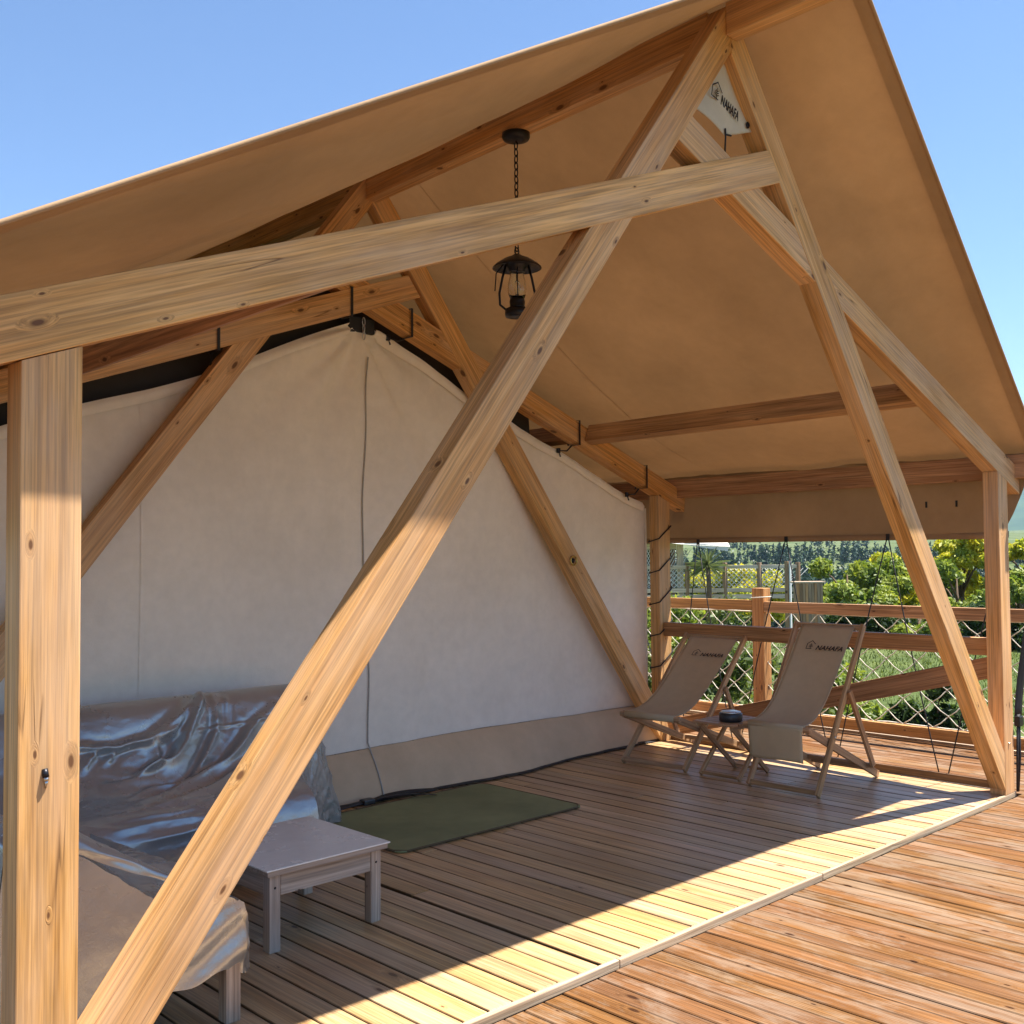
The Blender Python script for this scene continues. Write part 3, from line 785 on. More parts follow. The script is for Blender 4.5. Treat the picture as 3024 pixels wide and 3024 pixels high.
# ================================================================== DECK CHAIRS (local: +X is towards the back, sitter faces -X, Y across)
def build_chair(name, label, foot, seat_f, top, back, width, flap, text_size):
    root = empty(name, (0, 0, 0), label, 'deck chair', 'deck chairs on the porch')
    W2 = width/2; cw = M['chair_wood']
    (fx_, _), (sx_, sz_), (tx_, tz_), (bx_, _) = (foot, 0), seat_f, top, (back, 0)
    fx_ = foot
    A0 = Vector((foot, 0, .012)); A1 = Vector((tx_, 0, tz_)); B0 = Vector((sx_, 0, sz_)); B1 = Vector((back, 0, .02))
    piv = A0.lerp(A1, .60); notch = B0.lerp(B1, .80)
    for s in (-1, 1):
        yo = Vector((0, s*W2, 0)); yi = Vector((0, s*(W2 - .028), 0))
        bar('main_rail', A0 + yo, A1 + yo, .022, .04, cw, root, bev=.003)
        bar('seat_rail', B0 + yi, B1 + yi, .022, .045, cw, root, bev=.003)
        yp = Vector((0, s*(W2 + .024), 0))
        bar('prop', piv + yp, Vector((notch.x + .015, 0, notch.z + .005)) + yp, .02, .036, cw, root, bev=.003)
        o = lathe('bolt', [(0, -.004), (.008, -.004), (.008, .004), (0, .004)], M['steel'], None, 10)
        X_ = A0.lerp(A1, .33); o.location = X_ + Vector((0, s*(W2 + .014), 0)); o.rotation_euler = (R(90), 0, 0); attach(o, root)
    bar('foot_bar', (foot + .012, -W2, .03), (foot + .012, W2, .03), .022, .032, cw, root, bev=.003)
    bar('top_bar', (tx_ - .006, -W2 - .012, tz_ - .016), (tx_ - .006, W2 + .012, tz_ - .016), .026, .036, cw, root, bev=.005)
    bar('seat_bar', (sx_, -W2 + .004, sz_), (sx_, W2 - .004, sz_), .03, .032, cw, root, bev=.008)
    bar('prop_bar', (notch.x + .015, -W2 - .02, notch.z + .005), (notch.x + .015, W2 + .02, notch.z + .005), .02, .03, cw, root, bev=.003)
    bar('rear_bar', (back - .11, -W2 + .03, .075), (back - .11, W2 - .03, .075), .02, .03, cw, root, bev=.003)
    # sling: catenary from the top bar to the seat bar
    P0 = Vector((tx_ - .022, 0, tz_ - .012)); P3 = Vector((sx_ - .006, 0, sz_ + .022))
    c1 = P0.lerp(P3, .45) + Vector((.02, 0, -.065)); c2 = P0.lerp(P3, .78) + Vector((.10, 0, -.13))
    def bez(t): return P0*(1-t)**3 + c1*3*t*(1-t)**2 + c2*3*t*t*(1-t) + P3*t**3
    SW = W2 - .05
    def sl(u, v):
        p = bez(v); pinch = 1 - .03*math.sin(v*math.pi)
        y = lerp(-SW, SW, u)*pinch; return (p.x + .012*math.sin(u*math.pi)*math.sin(v*math.pi), y, p.z - .012*math.sin(u*math.pi)*math.sin(v*math.pi) + .002*fn3(u*6, v*9, 2))
    sling = grid('sling', sl, 16, 40, M['sling'], root, thick=.003)
    for s in (-1, 1):   # stitched side hems
        tube('hem', [(sl(0 if s < 0 else 1, t/30)[0] - .001, sl(0 if s < 0 else 1, t/30)[1], sl(0 if s < 0 else 1, t/30)[2] + .001) for t in range(31)], .0035, M['sling'], root, 5)
    tube('roll', [(sx_ - .004, -SW, sz_ + .002), (sx_ - .004, SW, sz_ + .002)], .024, M['sling'], root, 14)
    if flap:
        def fl(u, v): return (sx_ - .026 + .012*v - .01*math.sin(u*5)*v, lerp(-SW, SW, u), lerp(sz_ + .01, sz_ - flap, v) + .006*math.sin(u*6)*v)
        grid('flap', fl, 16, 10, M['sling'], root, thick=.003)
    # printed mark near the top of the sling
    a, b = bez(.09), bez(.155); up = (bez(.08) - bez(.16)).normalized(); nrm = Vector((0, -1, 0)).cross(up)
    nrm = nrm if nrm.x < 0 else -nrm
    org = bez(.165) + nrm*.010
    lo = org + Vector((0, .085, 0)); place_print(logo_mesh(.062), 'logo', lo + up*.0, (0, -1, 0), up, root)
    place_print(text_mesh('NAHAFA', text_size, .28), 'lettering', org + Vector((0, .085 - .066, 0)) - up*.004, (0, -1, 0), up, root)
    kids = [c for c in bpy.data.objects if c.parent == root]
    for c in kids:
        n_ = c.name.split('.')[0]
        if n_ in ('hem', 'logo', 'lettering'): attach(c, sling)
        elif n_ == 'bolt':
            rails = [k for k in kids if k.name.startswith('main_rail')]
            attach(c, min(rails, key=lambda k: abs(k.location.y - c.location.y)))
    return root
chR = build_chair('deck_chair', 'taupe sling deck chair with a flap hanging from the seat bar, nearer the front post', .0, (-.05, .40), (.60, .985), .80, .47, .195, .046)
chR.location = (1.905, .995, 0); chR.rotation_euler = (0, 0, R(0))
chL = build_chair('deck_chair', 'reclined taupe sling deck chair without a flap, beside the tent wall', .0, (-.03, .348), (.845, .838), .92, .49, 0, .046)
chL.location = (1.938, 2.005, 0); chL.rotation_euler = (0, 0, R(4.5))

# small folding side table
st = empty('side_table', (2.13, 1.49, 0), 'small folding slatted wooden table between the two deck chairs', 'table')
for k in range(6):
    xx = 1.925 + k*.068; bar('slat', (xx, 1.335, .357), (xx, 1.645, .357), .056, .014, M['chair_wood'], st, bev=.002)
for yy in (1.36, 1.62): bar('top_rail', (1.91, yy, .337), (2.31, yy, .337), .018, .025, M['chair_wood'], st, bev=.002)
for yy, dy in ((1.345, .0), (1.635, 0)):
    bar('leg', (1.965, yy, .01), (2.30, yy + .0, .33), .018, .03, M['chair_wood'], st, bev=.002)
    bar('leg', (2.335, yy + (.02 if yy < 1.5 else -.02), .01), (1.945, yy + (.02 if yy < 1.5 else -.02), .33), .018, .03, M['chair_wood'], st, bev=.002)
bar('stretcher', (1.975, 1.345, .022), (1.975, 1.635, .022), .02, .02, M['chair_wood'], st, bev=.002)
bar('stretcher', (2.325, 1.365, .022), (2.325, 1.615, .022), .02, .02, M['chair_wood'], st, bev=.002)
ash = empty('ashtray', (2.03, 1.44, .365), 'round black lidded ashtray on the small slatted table', 'ashtray')
lathe('bowl', [(0, 0), (.068, 0), (.074, .006), (.074, .05), (.068, .055), (.0, .055)], M['speaker'], ash, 32, (2.03, 1.44, .365))
lathe('lid', [(.062, .055), (.064, .062), (.05, .066), (0, .066)], M['steel'], ash, 32, (2.03, 1.44, .3652))

# ================================================================== COFFEE TABLE
ct = empty('coffee_table', (-1.4, 1.2, 0), 'low weathered wooden table with a grey top in front of the covered sofa', 'table')
X0, X1, Y0, Y1 = -1.68, -1.13, .918, 1.492; GW = M['grey_wood']
for lx in (X0 + .045, X1 - .045):
    for ly in (Y0 + .045, Y1 - .045):
        bar('leg', (lx, ly, .0), (lx, ly, .283), .046, .046, GW, ct, up=(0, 1, 0), bev=.003)
for ly in (Y0 + .034, Y1 - .034): bar('apron', (X0 + .07, ly, .243), (X1 - .07, ly, .243), .02, .08, GW, ct)
for lx in (X0 + .034, X1 - .034): bar('apron', (lx, Y0 + .07, .243), (lx, Y1 - .07, .243), .02, .08, GW, ct)
for k in range(5):
    yy = lerp(Y0 + .057, Y1 - .057, k/4); bar('top_slat', (X0 + .002, yy, .294), (X1 - .002, yy, .294), .112, .02, GW, ct)
bm = bmesh.new(); box_bm(bm, (X0 - .006, Y0 - .006, .3055), (X1 + .006, Y1 + .006, .3115)); bevel(bm, .002, 2); bm_obj('top_sheet', bm, M['table_sheet'], ct)
for (lx, ly) in ((X0 + .045, Y0 + .0215), (X1 - .045, Y0 + .0215)):
    o = lathe('screw', [(0, 0), (.005, 0), (0, .002)], M['black_metal'], None, 10); o.location = (lx, ly, .235); o.rotation_euler = (R(90), 0, 0); attach(o, ct)

# ================================================================== COVERED SOFAS
def ridged(x, y, z):
    v = 0; a = 1
    for i in range(4):
        v += a*(1 - abs(2*fn3(x, y, z)))**2; x, y, z = x*2.1, y*2.1, z*2.1; a *= .5
    return v
def sofa_body(name, label, x0, x1, y0, y1, seat, backtop, axis):
    e = empty(name, ((x0+x1)/2, (y0+y1)/2, 0), label, 'sofa')
    for lx in (x0 + .05, x1 - .05):
        for ly in (y0 + .05, y1 - .05): bar('leg', (lx, ly, 0), (lx, ly, .2), .05, .05, GW, e, up=(0, 1, 0), bev=.003)
    bm = bmesh.new(); box_bm(bm, (x0 + .03, y0 + .03, .19), (x1 - .03, y1 - .03, seat - .06)); bevel(bm, .02, 2); bm_obj('seat', bm, M['dark_canvas_and_shade'], e)
    bm = bmesh.new()
    if axis == 'y': box_bm(bm, (x0 + .03, y1 - .16, seat - .055), (x1 - .03, y1 - .04, backtop - .04))
    else: box_bm(bm, (x0 + .03, y0 + .03, seat - .055), (x0 + .14, y1 - .03, backtop - .04))
    bevel(bm, .02, 2); bm_obj('backrest', bm, M['dark_canvas_and_shade'], e)
    return e
sofa_body('sofa', 'wooden-legged sofa hidden under the silver cover against the tent wall', -2.05, -.92, 1.78, 2.48, .36, .70, 'y')
sofa_body('armchair', 'wooden-legged armchair under the pale silver cover beside the left front post', -2.68, -1.985, .505, 1.55, .36, .60, 'x')

# cover over the back sofa: a draped profile in (y, z) swept along x, carrying hand-placed folds
coverA = empty('furniture_cover', (-1.3, 2.1, .4), 'crinkled silver tarpaulin draped over the sofa against the tent wall', 'cover', 'silver furniture covers')
profA = np.array([(2.535, .02), (2.53, .40), (2.50, .745), (2.46, .775), (2.36, .77), (2.30, .66), (2.22, .50), (2.13, .415), (1.95, .385), (1.80, .375), (1.725, .33), (1.70, .18), (1.695, .06)])
arcA = np.r_[0, np.cumsum(np.linalg.norm(np.diff(profA, axis=0), axis=1))]
def prof_eval(P, t):
    k = t*(len(P)-1); i = min(int(k), len(P)-2); f = k - i
    return lerp(P[i][0], P[i+1][0], f), lerp(P[i][1], P[i+1][1], f)
# each fold: points (x, distance along the profile), crest height, width uphill, width downhill
FOLDS = [
    ([(-1.191, .847), (-1.284, .943), (-1.39, 1.014), (-1.493, 1.068), (-1.611, 1.08)], .030, .030, .022),
    ([(-1.188, .849), (-1.26, .946), (-1.349, 1.029), (-1.419, 1.059), (-1.457, 1.082)], .022, .018, .016),
    ([(-1.184, .852), (-1.235, .949), (-1.301, 1.035), (-1.374, 1.074)], .024, .018, .016),
    ([(-1.176, .857), (-1.225, .95), (-1.323, 1.091), (-1.414, 1.189), (-1.501, 1.207), (-1.64, 1.28), (-1.783, 1.26)], .052, .055, .016),
    ([(-1.124, .879), (-1.143, 1.036), (-1.182, 1.11), (-1.32, 1.275), (-1.437, 1.344), (-1.567, 1.354), (-1.719, 1.415)], .034, .030, .014),
    ([(-.80, .98), (-.962, 1.079), (-1.034, 1.15), (-1.151, 1.243), (-1.246, 1.278), (-1.374, 1.361), (-1.444, 1.396), (-1.607, 1.46), (-1.698, 1.465)], .040, .036, .016),
    ([(-.95, 1.20), (-1.169, 1.347), (-1.286, 1.434), (-1.432, 1.52), (-1.577, 1.581), (-1.717, 1.6), (-1.896, 1.584)], .036, .035, .02),
    ([(-1.20, 1.54), (-1.434, 1.613), (-1.567, 1.651), (-1.698, 1.653), (-1.9, 1.641)], .018, .02, .02),
    ([(-1.15, 1.49), (-1.40, 1.57), (-1.60, 1.615)], .014, .016, .014),
    ([(-1.85, 1.06), (-1.68, 1.089), (-1.602, 1.081), (-1.47, 1.076)], .022, .020, .012),
    ([(-1.828, 1.179), (-1.748, 1.097), (-1.65, 1.093)], .020, .018, .014),
    ([(-1.715, 1.156), (-1.652, 1.102), (-1.565, 1.082)], .020, .016, .012),
    ([(-1.681, 1.239), (-1.557, 1.236), (-1.479, 1.183), (-1.467, 1.081)], .024, .022, .014),
    ([(-1.269, 1.069), (-1.147, 1.053), (-.954, 1.049), (-.8, 1.04)], .007, .006, .006),
    ([(-1.05, .88), (-1.07, 1.0), (-1.08, 1.06)], .010, .012, .010),
    ([(-1.50, 1.70), (-1.7, 1.69), (-1.9, 1.70)], .012, .015, .015), ([(-1.25, 1.68), (-1.5, 1.76), (-1.85, 1.77)], .012, .015, .015)]
def catmull(pts, n=7):
    P = np.array([pts[0]] + list(pts) + [pts[-1]], float); out = []
    for i in range(1, len(P)-2):
        for t in np.arange(n)/n:
            p0, p1, p2, p3 = P[i-1], P[i], P[i+1], P[i+2]
            out.append(.5*(2*p1 + (p2-p0)*t + (2*p0-5*p1+4*p2-p3)*t*t + (3*p1-p0-3*p2+p3)*t**3))
    out.append(P[-2]); return np.array(out)
def fold_field(X, S):
    D = np.zeros_like(X)
    for pts, h, wu, wd in FOLDS:
        Q = catmull(pts); best = np.full(X.shape, 1e9); sign = np.ones_like(X); along = np.zeros_like(X); nseg = len(Q) - 1
        for i in range(nseg):
            a, b = Q[i], Q[i+1]; d = b - a; L2 = d @ d + 1e-12
            t = np.clip(((X-a[0])*d[0] + (S-a[1])*d[1])/L2, 0, 1)
            px, ps = X - a[0] - t*d[0], S - a[1] - t*d[1]; r = np.hypot(px, ps); m = r < best
            best = np.where(m, r, best); sign = np.where(m, np.sign(d[0]*ps - d[1]*px), sign); along = np.where(m, (i+t)/nseg, along)
        w = np.where(sign > 0, wd, wu)
        fade = np.clip(along*7, .25, 1)*np.clip((1-along)*4, 0, 1)
        D += h*fade*(np.exp(-(best/w)**1.15) - .30*np.exp(-((best - 2.2*w)/(1.1*w))**2))
    return D
NXA, NYA = 230, 300
uu, aa = np.meshgrid(np.linspace(0, 1, NXA+1), np.linspace(0, arcA[-1], NYA+1))
XR = -.60 + (-.93 + .60)*np.clip((aa - .86)/.75, 0, 1)**1.2
XA = -2.95 + (XR + 2.95)*uu
YA, ZA = np.interp(aa, arcA, profA[:, 0]), np.interp(aa, arcA, profA[:, 1])
def soften(field):
    # running mean over 25 rows
    rows = len(field); total = 0
    for shift in range(-12, 13):
        total = total + field[np.clip(np.arange(rows) + shift, 0, rows - 1)]
    return total/25
YA, ZA = soften(YA), soften(ZA)
tangent_y, tangent_z = np.gradient(YA, axis=0), np.gradient(ZA, axis=0); tangent_len = np.hypot(tangent_y, tangent_z) + 1e-9
normal_y, normal_z = tangent_z/tangent_len, -tangent_y/tangent_len      # outward: towards the viewer and up
small = np.array([[.0035*(ridged(x*2.4, a_*3.4, 5.1) - .9) + .0016*(ridged(x*9, a_*11, 4.4) - .9) for x, a_ in zip(rx_, ra_)] for rx_, ra_ in zip(XA, aa)])
DA = (fold_field(XA, aa) + small*np.clip((aa - .85)*8, .35, 1))*np.clip((aa - .72)*10, 0, 1)
draped_y = np.minimum(YA + normal_y*DA, 2.56); draped_z = np.maximum(ZA + normal_z*DA, .01)
GA = np.stack([XA, draped_y, draped_z], 2)
fs = [(j*(NXA+1)+i, j*(NXA+1)+i+1, (j+1)*(NXA+1)+i+1, (j+1)*(NXA+1)+i) for j in range(NYA) for i in range(NXA)]
mobj('cover_top', GA.reshape(-1, 3), fs, M['cover'], coverA, True)
def covEnd(u, v):
    # right-hand end: loose corner flaring out towards the tent wall
    k = lerp(.30, .985, u)*NYA; p = GA[int(k), -1]; back = smooth((p[1] - 1.75)/.65)
    zb = lerp(p[2], .012 + .03*max(0, fn3(u*9, 0, 3)), v)
    out = (.03 + .24*back)*v**.75 + .03*(1 - abs(math.sin(u*15 + v*1.5)))**2*v + .012*(ridged(u*7, v*5, 3.3) - .9)*min(1, v*4)
    return (p[0] + out, lerp(p[1], lerp(p[1], 2.40, .25*back), v), zb)
grid('cover_end', covEnd, 120, 60, M['cover'], coverA)

coverB = empty('furniture_cover', (-2.35, 1.0, .4), 'pale silver tarpaulin draped over the armchair beside the left front post', 'cover', 'silver furniture covers')
profB = [(-2.76, .10), (-2.755, .45), (-2.73, .68), (-2.68, .70), (-2.58, .66), (-2.48, .585), (-2.38, .50), (-2.30, .445), (-2.18, .425), (-2.06, .405), (-2.012, .375), (-2.0, .28), (-1.998, .165)]
def covB(u, v):
    y = lerp(.505, 1.62, u); x, z = prof_eval(profB, v)
    d = .014*(ridged(y*2.6, v*4.5, 8.1) - .9) + .02*math.sin(v*16 + 2*fn3(y*2, v*2, 5))*smooth(u*4)
    if v < .8: z += d
    else: x += d*.7
    z += .03*math.sin(u*5)*smooth(u*3)*(v < .8)
    return (x, y, z)
grid('cover_top', covB, 100, 140, M['cover'], coverB)
def covBend(u, v):
    vv = lerp(.0, 1.0, u); x, y, z = covB(0, vv)
    zb = lerp(.13, .155, smooth((x + 2.6)/.6)) + .012*math.sin(x*14) + .012*math.sin(x*33 + 1)
    if u > .97: zb = min(zb, z)
    zz = lerp(z, min(zb, z), v)
    # diagonal tension folds rising to the right plus crumples
    g = math.exp(-((x + 2.05)/.16)**2)
    f = .009*math.sin((zz*46 - (x+2)*26) + 2*fn3(x*4, zz*5, 3.))*g + .003*(ridged(x*3, zz*4, 2.2) - .9)
    return (x + .006*v*(u > .9), .505 - .006 + .03*v + f*min(1, v*5), zz)
grid('cover_end', covBend, 120, 46, M['cover'], coverB)
# folded corner lying along the top of the end panel
def fold(u, v):
    t = u; x = lerp(-2.74, -2.19, t); z = lerp(.74, .452, t**.9) ; w = .11*(1-t)**.7 + .012
    return (x + w*v*.95, .50 - .018*math.sin(v*math.pi) + .05*v + .012*fn3(x*7, v*3, 2), z + .012*math.sin(v*math.pi) + .015*v*(1-t) + .008*fn3(x*11, v*4, 6.))
grid('cover_fold', fold, 40, 14, M['cover'], coverB)

# ================================================================== MAT, STRAP
mat = empty('door_mat', (.1, 2.0, 0), 'olive green mat on the boards in front of the cream tent', 'mat')
MX0, MX1, MY0, MY1 = -.53, .80, 1.61, 2.47
def matf(u, v):
    x = lerp(MX0, MX1, u); y = lerp(MY0, MY1, v); r_ = .05
    ex = min(u, 1-u)*(MX1-MX0); ey = min(v, 1-v)*(MY1-MY0)
    if ex < r_ and ey < r_:
        cx_ = MX0 + r_ if u < .5 else MX1 - r_; cy_ = MY0 + r_ if v < .5 else MY1 - r_
        d = math.hypot(x-cx_, y-cy_)
        if d > r_: x, y = cx_ + (x-cx_)*r_/d, cy_ + (y-cy_)*r_/d
    return (x, y, .007 + .002*fn3(x*3, y*3, 1.))
grid('pile', matf, 70, 50, M['mat'], mat, thick=.008)
edge = [(MX0 + .05, MY0), (MX1 - .05, MY0), (MX1, MY0 + .05), (MX1, MY1 - .05), (MX1 - .05, MY1), (MX0 + .05, MY1), (MX0, MY1 - .05), (MX0, MY0 + .05)]
tube('binding', [(a, b, .008) for a, b in edge], .006, M['mat_edge'], mat, 6, True)
gs = empty('ground_strap', (.1, 2.5, 0), 'black webbing strap with a buckle lying at the foot of the tent skirt', 'strap')
def gsf(u, v):
    x = lerp(-.42, .42, u); y = pw(x, [(-.42, 2.44), (-.1, 2.52), (.1, 2.545), (.42, 2.50)]) + .01*math.sin(x*9)
    return (x, y + (v-.5)*.03, .018 + .012*abs(math.sin(x*7)) + .01*v)
grid('webbing', gsf, 40, 2, M['black_strap'], gs, thick=.003)
bm = bmesh.new(); box_bm(bm, (-.10, 2.485, .014), (-.02, 2.54, .045)); bevel(bm, .008, 2); bm_obj('buckle', bm, M['speaker'], gs)
def gst(u, v):
    x = lerp(.0, .36, u); y = lerp(2.52, 2.40, u**1.4); return (x, y + (v-.5)*.022, .03 - .014*u + .015*math.sin(u*3))
grid('tail', gst, 20, 2, M['black_strap'], gs, thick=.003)

# ================================================================== RAILING at the deck edge
railing = empty('railing', (4.2, 2, DZ), 'wooden railing with white rope netting along the edge of the deck', 'railing')
RX = 4.19
for py in (5.35, 2.60, -.25, -3.0):
    bar('post', (RX + .03, py, -.06), (RX + .03, py, 1.135), .115, .115, M['rail_timber'], railing, up=(0, 1, 0), bev=.006)
for ya, yb in ((7.4, 2.66), (2.54, -3.3)):
    bar('top_rail', (RX, ya, .975), (RX, yb, .985), .05, .09, M['rail_timber'], railing)
    bar('lower_rail', (RX, ya, .055), (RX, yb, .06), .05, .085, M['rail_timber'], railing)
def net(ya, yb, z0, z1, cell_y, cell_z):
    bm = bmesh.new(); ny = int(abs(yb-ya)/cell_y); nz = int((z1-z0)/cell_z)
    def P(i, j):
        y = lerp(ya, yb, i/ny); t = j/nz; z = lerp(z0, z1, t)
        x = RX + .035 + .02*fn3(y*1.5, z*2, 3.); sag = .02*math.sin(math.pi*t)
        return Vector((x, y + .012*fn3(i*.9, j*.7, 1.), z - sag + .010*fn3(i*.7, j*.9, 5.)))
    for i in range(ny+1):
        for j in range(nz):
            if (i + j) % 2 == 0:
                for di in (-1, 1):
                    if 0 <= i+di <= ny: tube_bm(bm, [P(i, j), P(i, j).lerp(P(i+di, j+1), .5) + Vector((0, 0, -.011)), P(i+di, j+1)], .0040, 5)
            if (i + j) % 2 == 0 and 0 < j:
                bmesh.ops.create_icosphere(bm, subdivisions=1, radius=.0075, matrix=Matrix.Translation(P(i, j)))
    tube_bm(bm, [P(i, 0) for i in range(ny+1)], .006, 5); tube_bm(bm, [P(i, nz) for i in range(ny+1)], .006, 5)
    o = bm_obj('rope_net', bm, M['rope'], railing, True); o['kind'] = 'stuff'
net(7.2, 2.66, .10, .93, .118, .1035)
net(2.54, -3.2, .10, .93, .118, .1035)
tube('tie_rope', [(RX - .03 + .062*math.cos(t)*1.45 + .055, 2.60 + .062*1.45*math.sin(t), 1.055 - .006*math.sin(t)) for t in np.linspace(0, 2*math.pi, 17)[:-1]], .005, M['rope'], railing, 6, True)

# ================================================================== VEGETATION
LM = {}
LM['lime'] = leafmat('lime_leaves', (.17, .21, .02), (.44, .46, .04), (.60, .50, .03))
LM['green'] = leafmat('green_leaves', (.07, .115, .025), (.20, .28, .05), (.30, .34, .06))
LM['dark'] = leafmat('dark_leaves', (.018, .038, .012), (.055, .095, .028))
LM['hedge'] = leafmat('hedge_leaves', (.03, .055, .016), (.10, .15, .04), (.16, .18, .05))
LM['palm'] = leafmat('palm_leaves', (.10, .13, .06), (.26, .30, .16), trans=.2)
LM['conifer'] = leafmat('conifer_needles', (.018, .040, .026), (.045, .085, .048), trans=.1)
LM['grass'] = leafmat('grass_blades', (.06, .09, .022), (.14, .175, .05))

def leaf_cloud(name, centers, radii, count, size, mat, parent, flat=.0, seed=0, droop=.2):
    rng = np.random.default_rng(seed)
    centers = np.array(centers, float); radii = np.array(radii, float)
    w = radii.prod(1) if radii.ndim == 2 else radii**3
    idx = rng.choice(len(centers), count, p=(w**.7)/(w**.7).sum())
    d = rng.normal(size=(count, 3)); d /= np.linalg.norm(d, axis=1)[:, None]
    rad = rng.random(count)**.42
    p = centers[idx] + d*rad[:, None]*radii[idx]
    n1 = rng.normal(size=(count, 3)); n1[:, 2] += .5; n1 += d*.8; n1 /= np.linalg.norm(n1, axis=1)[:, None]
    a = np.cross(n1, rng.normal(size=(count, 3))); a /= np.linalg.norm(a, axis=1)[:, None]
    b = np.cross(n1, a)
    s = size*(.6 + .8*rng.random(count))[:, None]
    a[:, 2] -= droop
    v0 = p - a*s; v1 = p + b*s*.42 + n1*s*.08; v2 = p + a*s; v3 = p - b*s*.42 + n1*s*.08
    V = np.stack([v0, v1, v2, v3], 1).reshape(-1, 3)
    me = bpy.data.meshes.new(name); me.vertices.add(count*4); me.vertices.foreach_set('co', V.ravel())
    me.loops.add(count*4); me.loops.foreach_set('vertex_index', np.arange(count*4)); me.polygons.add(count)
    me.polygons.foreach_set('loop_start', np.arange(count)*4); me.polygons.foreach_set('loop_total', np.full(count, 4)); me.update(); me.validate()
    me.materials.append(mat); o = bpy.data.objects.new(name, me); link(o)
    if parent is not None: attach(o, parent)
    return o
def tree(name, base, height, spread, mat, label, cat='tree', count=5000, leaf=.06, seed=1, group=None, low=.3, trunk=.07, lobes=14):
    rng = random.Random(seed); x, y, z = base
    e = empty(name, base, label, cat, group)
    bm = bmesh.new(); top = Vector((x + rng.uniform(-.1, .1)*spread, y + rng.uniform(-.1, .1)*spread, z + height*.82))
    tube_bm(bm, [Vector((x, y, z - .1)), Vector((x, y, z)).lerp(top, .35) + Vector((rng.uniform(-.05, .05), rng.uniform(-.05, .05), 0)), top], [trunk, trunk*.7, trunk*.2], 8)
    cs, rs = [], []
    for k in range(lobes):
        a = rng.uniform(0, 6.28); t = rng.uniform(low, 1.0); rr = spread*math.sqrt(rng.random())*(1.05 - .65*abs(t - .55))
        c = Vector((x + rr*math.cos(a), y + rr*math.sin(a), z + height*t*.93)); cs.append(c)
        q = spread*rng.uniform(.24, .46); rs.append((q, q, q*rng.uniform(.55, .9)))
        st_ = Vector((x, y, z)).lerp(top, max(.15, t*.75 - .1)); tube_bm(bm, [st_, st_.lerp(c, .55) + Vector((0, 0, .05*height)), c], [trunk*.4, trunk*.25, trunk*.08], 5)
    bm_obj('trunk', bm, M['bark'], e, True)
    leaf_cloud('crown', cs, rs, count, leaf, mat, e, seed=seed)
    return e
G = lambda x, y: ground_h(x, y)
TG = 'trees beyond the railing'
def T(x, y, h, sp, m, label, n, leaf, seed, low, name='broadleaf_tree', lobes=18): tree(name, (x, y, G(x, y)), h, sp, LM[m], label, 'tree', n, leaf, seed, TG, low, .09, lobes)
T(24.0, 12.4, 2.15, 1.15, 'green', 'low bushy green tree left of the slanting right brace', 9000, .085, 11, .15)
T(25.6, 12.3, 2.3, 1.0, 'green', 'green bushy tree in front of the lime tree by the slanting brace', 8000, .085, 21, .15)
T(28.6, 13.4, 2.75, 1.15, 'lime', 'lime green tree partly behind the slanting right brace', 8000, .09, 12, .4)
T(25.4, 9.75, 2.95, .95, 'lime', 'tall tree with bright yellow-green top left of the right front post', 9000, .085, 13, .52)
T(23.8, 9.15, 1.95, .95, 'green', 'dark green bushy tree in front of the yellow-green tree', 9000, .08, 14, .08)
T(27.7, 8.85, 2.85, 1.3, 'lime', 'yellow-green tree at the right edge of the photo', 9000, .09, 15, .35)
T(24.4, 7.85, 1.9, 1.0, 'green', 'green bush at the right edge below the yellow-green tree', 7000, .085, 16, .1)
T(33.0, 23.0, 2.75, 1.6, 'lime', 'yellow tree just behind the neighbouring railing', 7000, .11, 17, .3)
T(36.0, 23.0, 2.7, 1.5, 'lime', 'yellow tree behind the neighbouring railing, farther right', 6000, .11, 18, .3)
T(59.4, 41.0, 4.9, 1.9, 'dark', 'dark tall tree behind the yellow trees', 7000, .2, 19, .15, 'conifer_tree')
T(26.5, 14.2, 1.9, 1.2, 'dark', 'dark shrubby tree right of the slatted wooden box', 7000, .09, 20, .2)
T(20.7, 11.4, .85, .8, 'dark', 'low dark hedge bush below the slatted box', 4000, .07, 31, .1)
T(20.7, 10.1, .95, .95, 'dark', 'low dark hedge bush under the green bushy trees', 5000, .07, 32, .1)
T(21.5, 9.2, .95, .9, 'green', 'low green hedge bush behind the slanting brace', 5000, .07, 33, .1)
T(21.7, 7.7, 1.0, .95, 'dark', 'low dark hedge bush behind the right front post', 5000, .07, 34, .1)
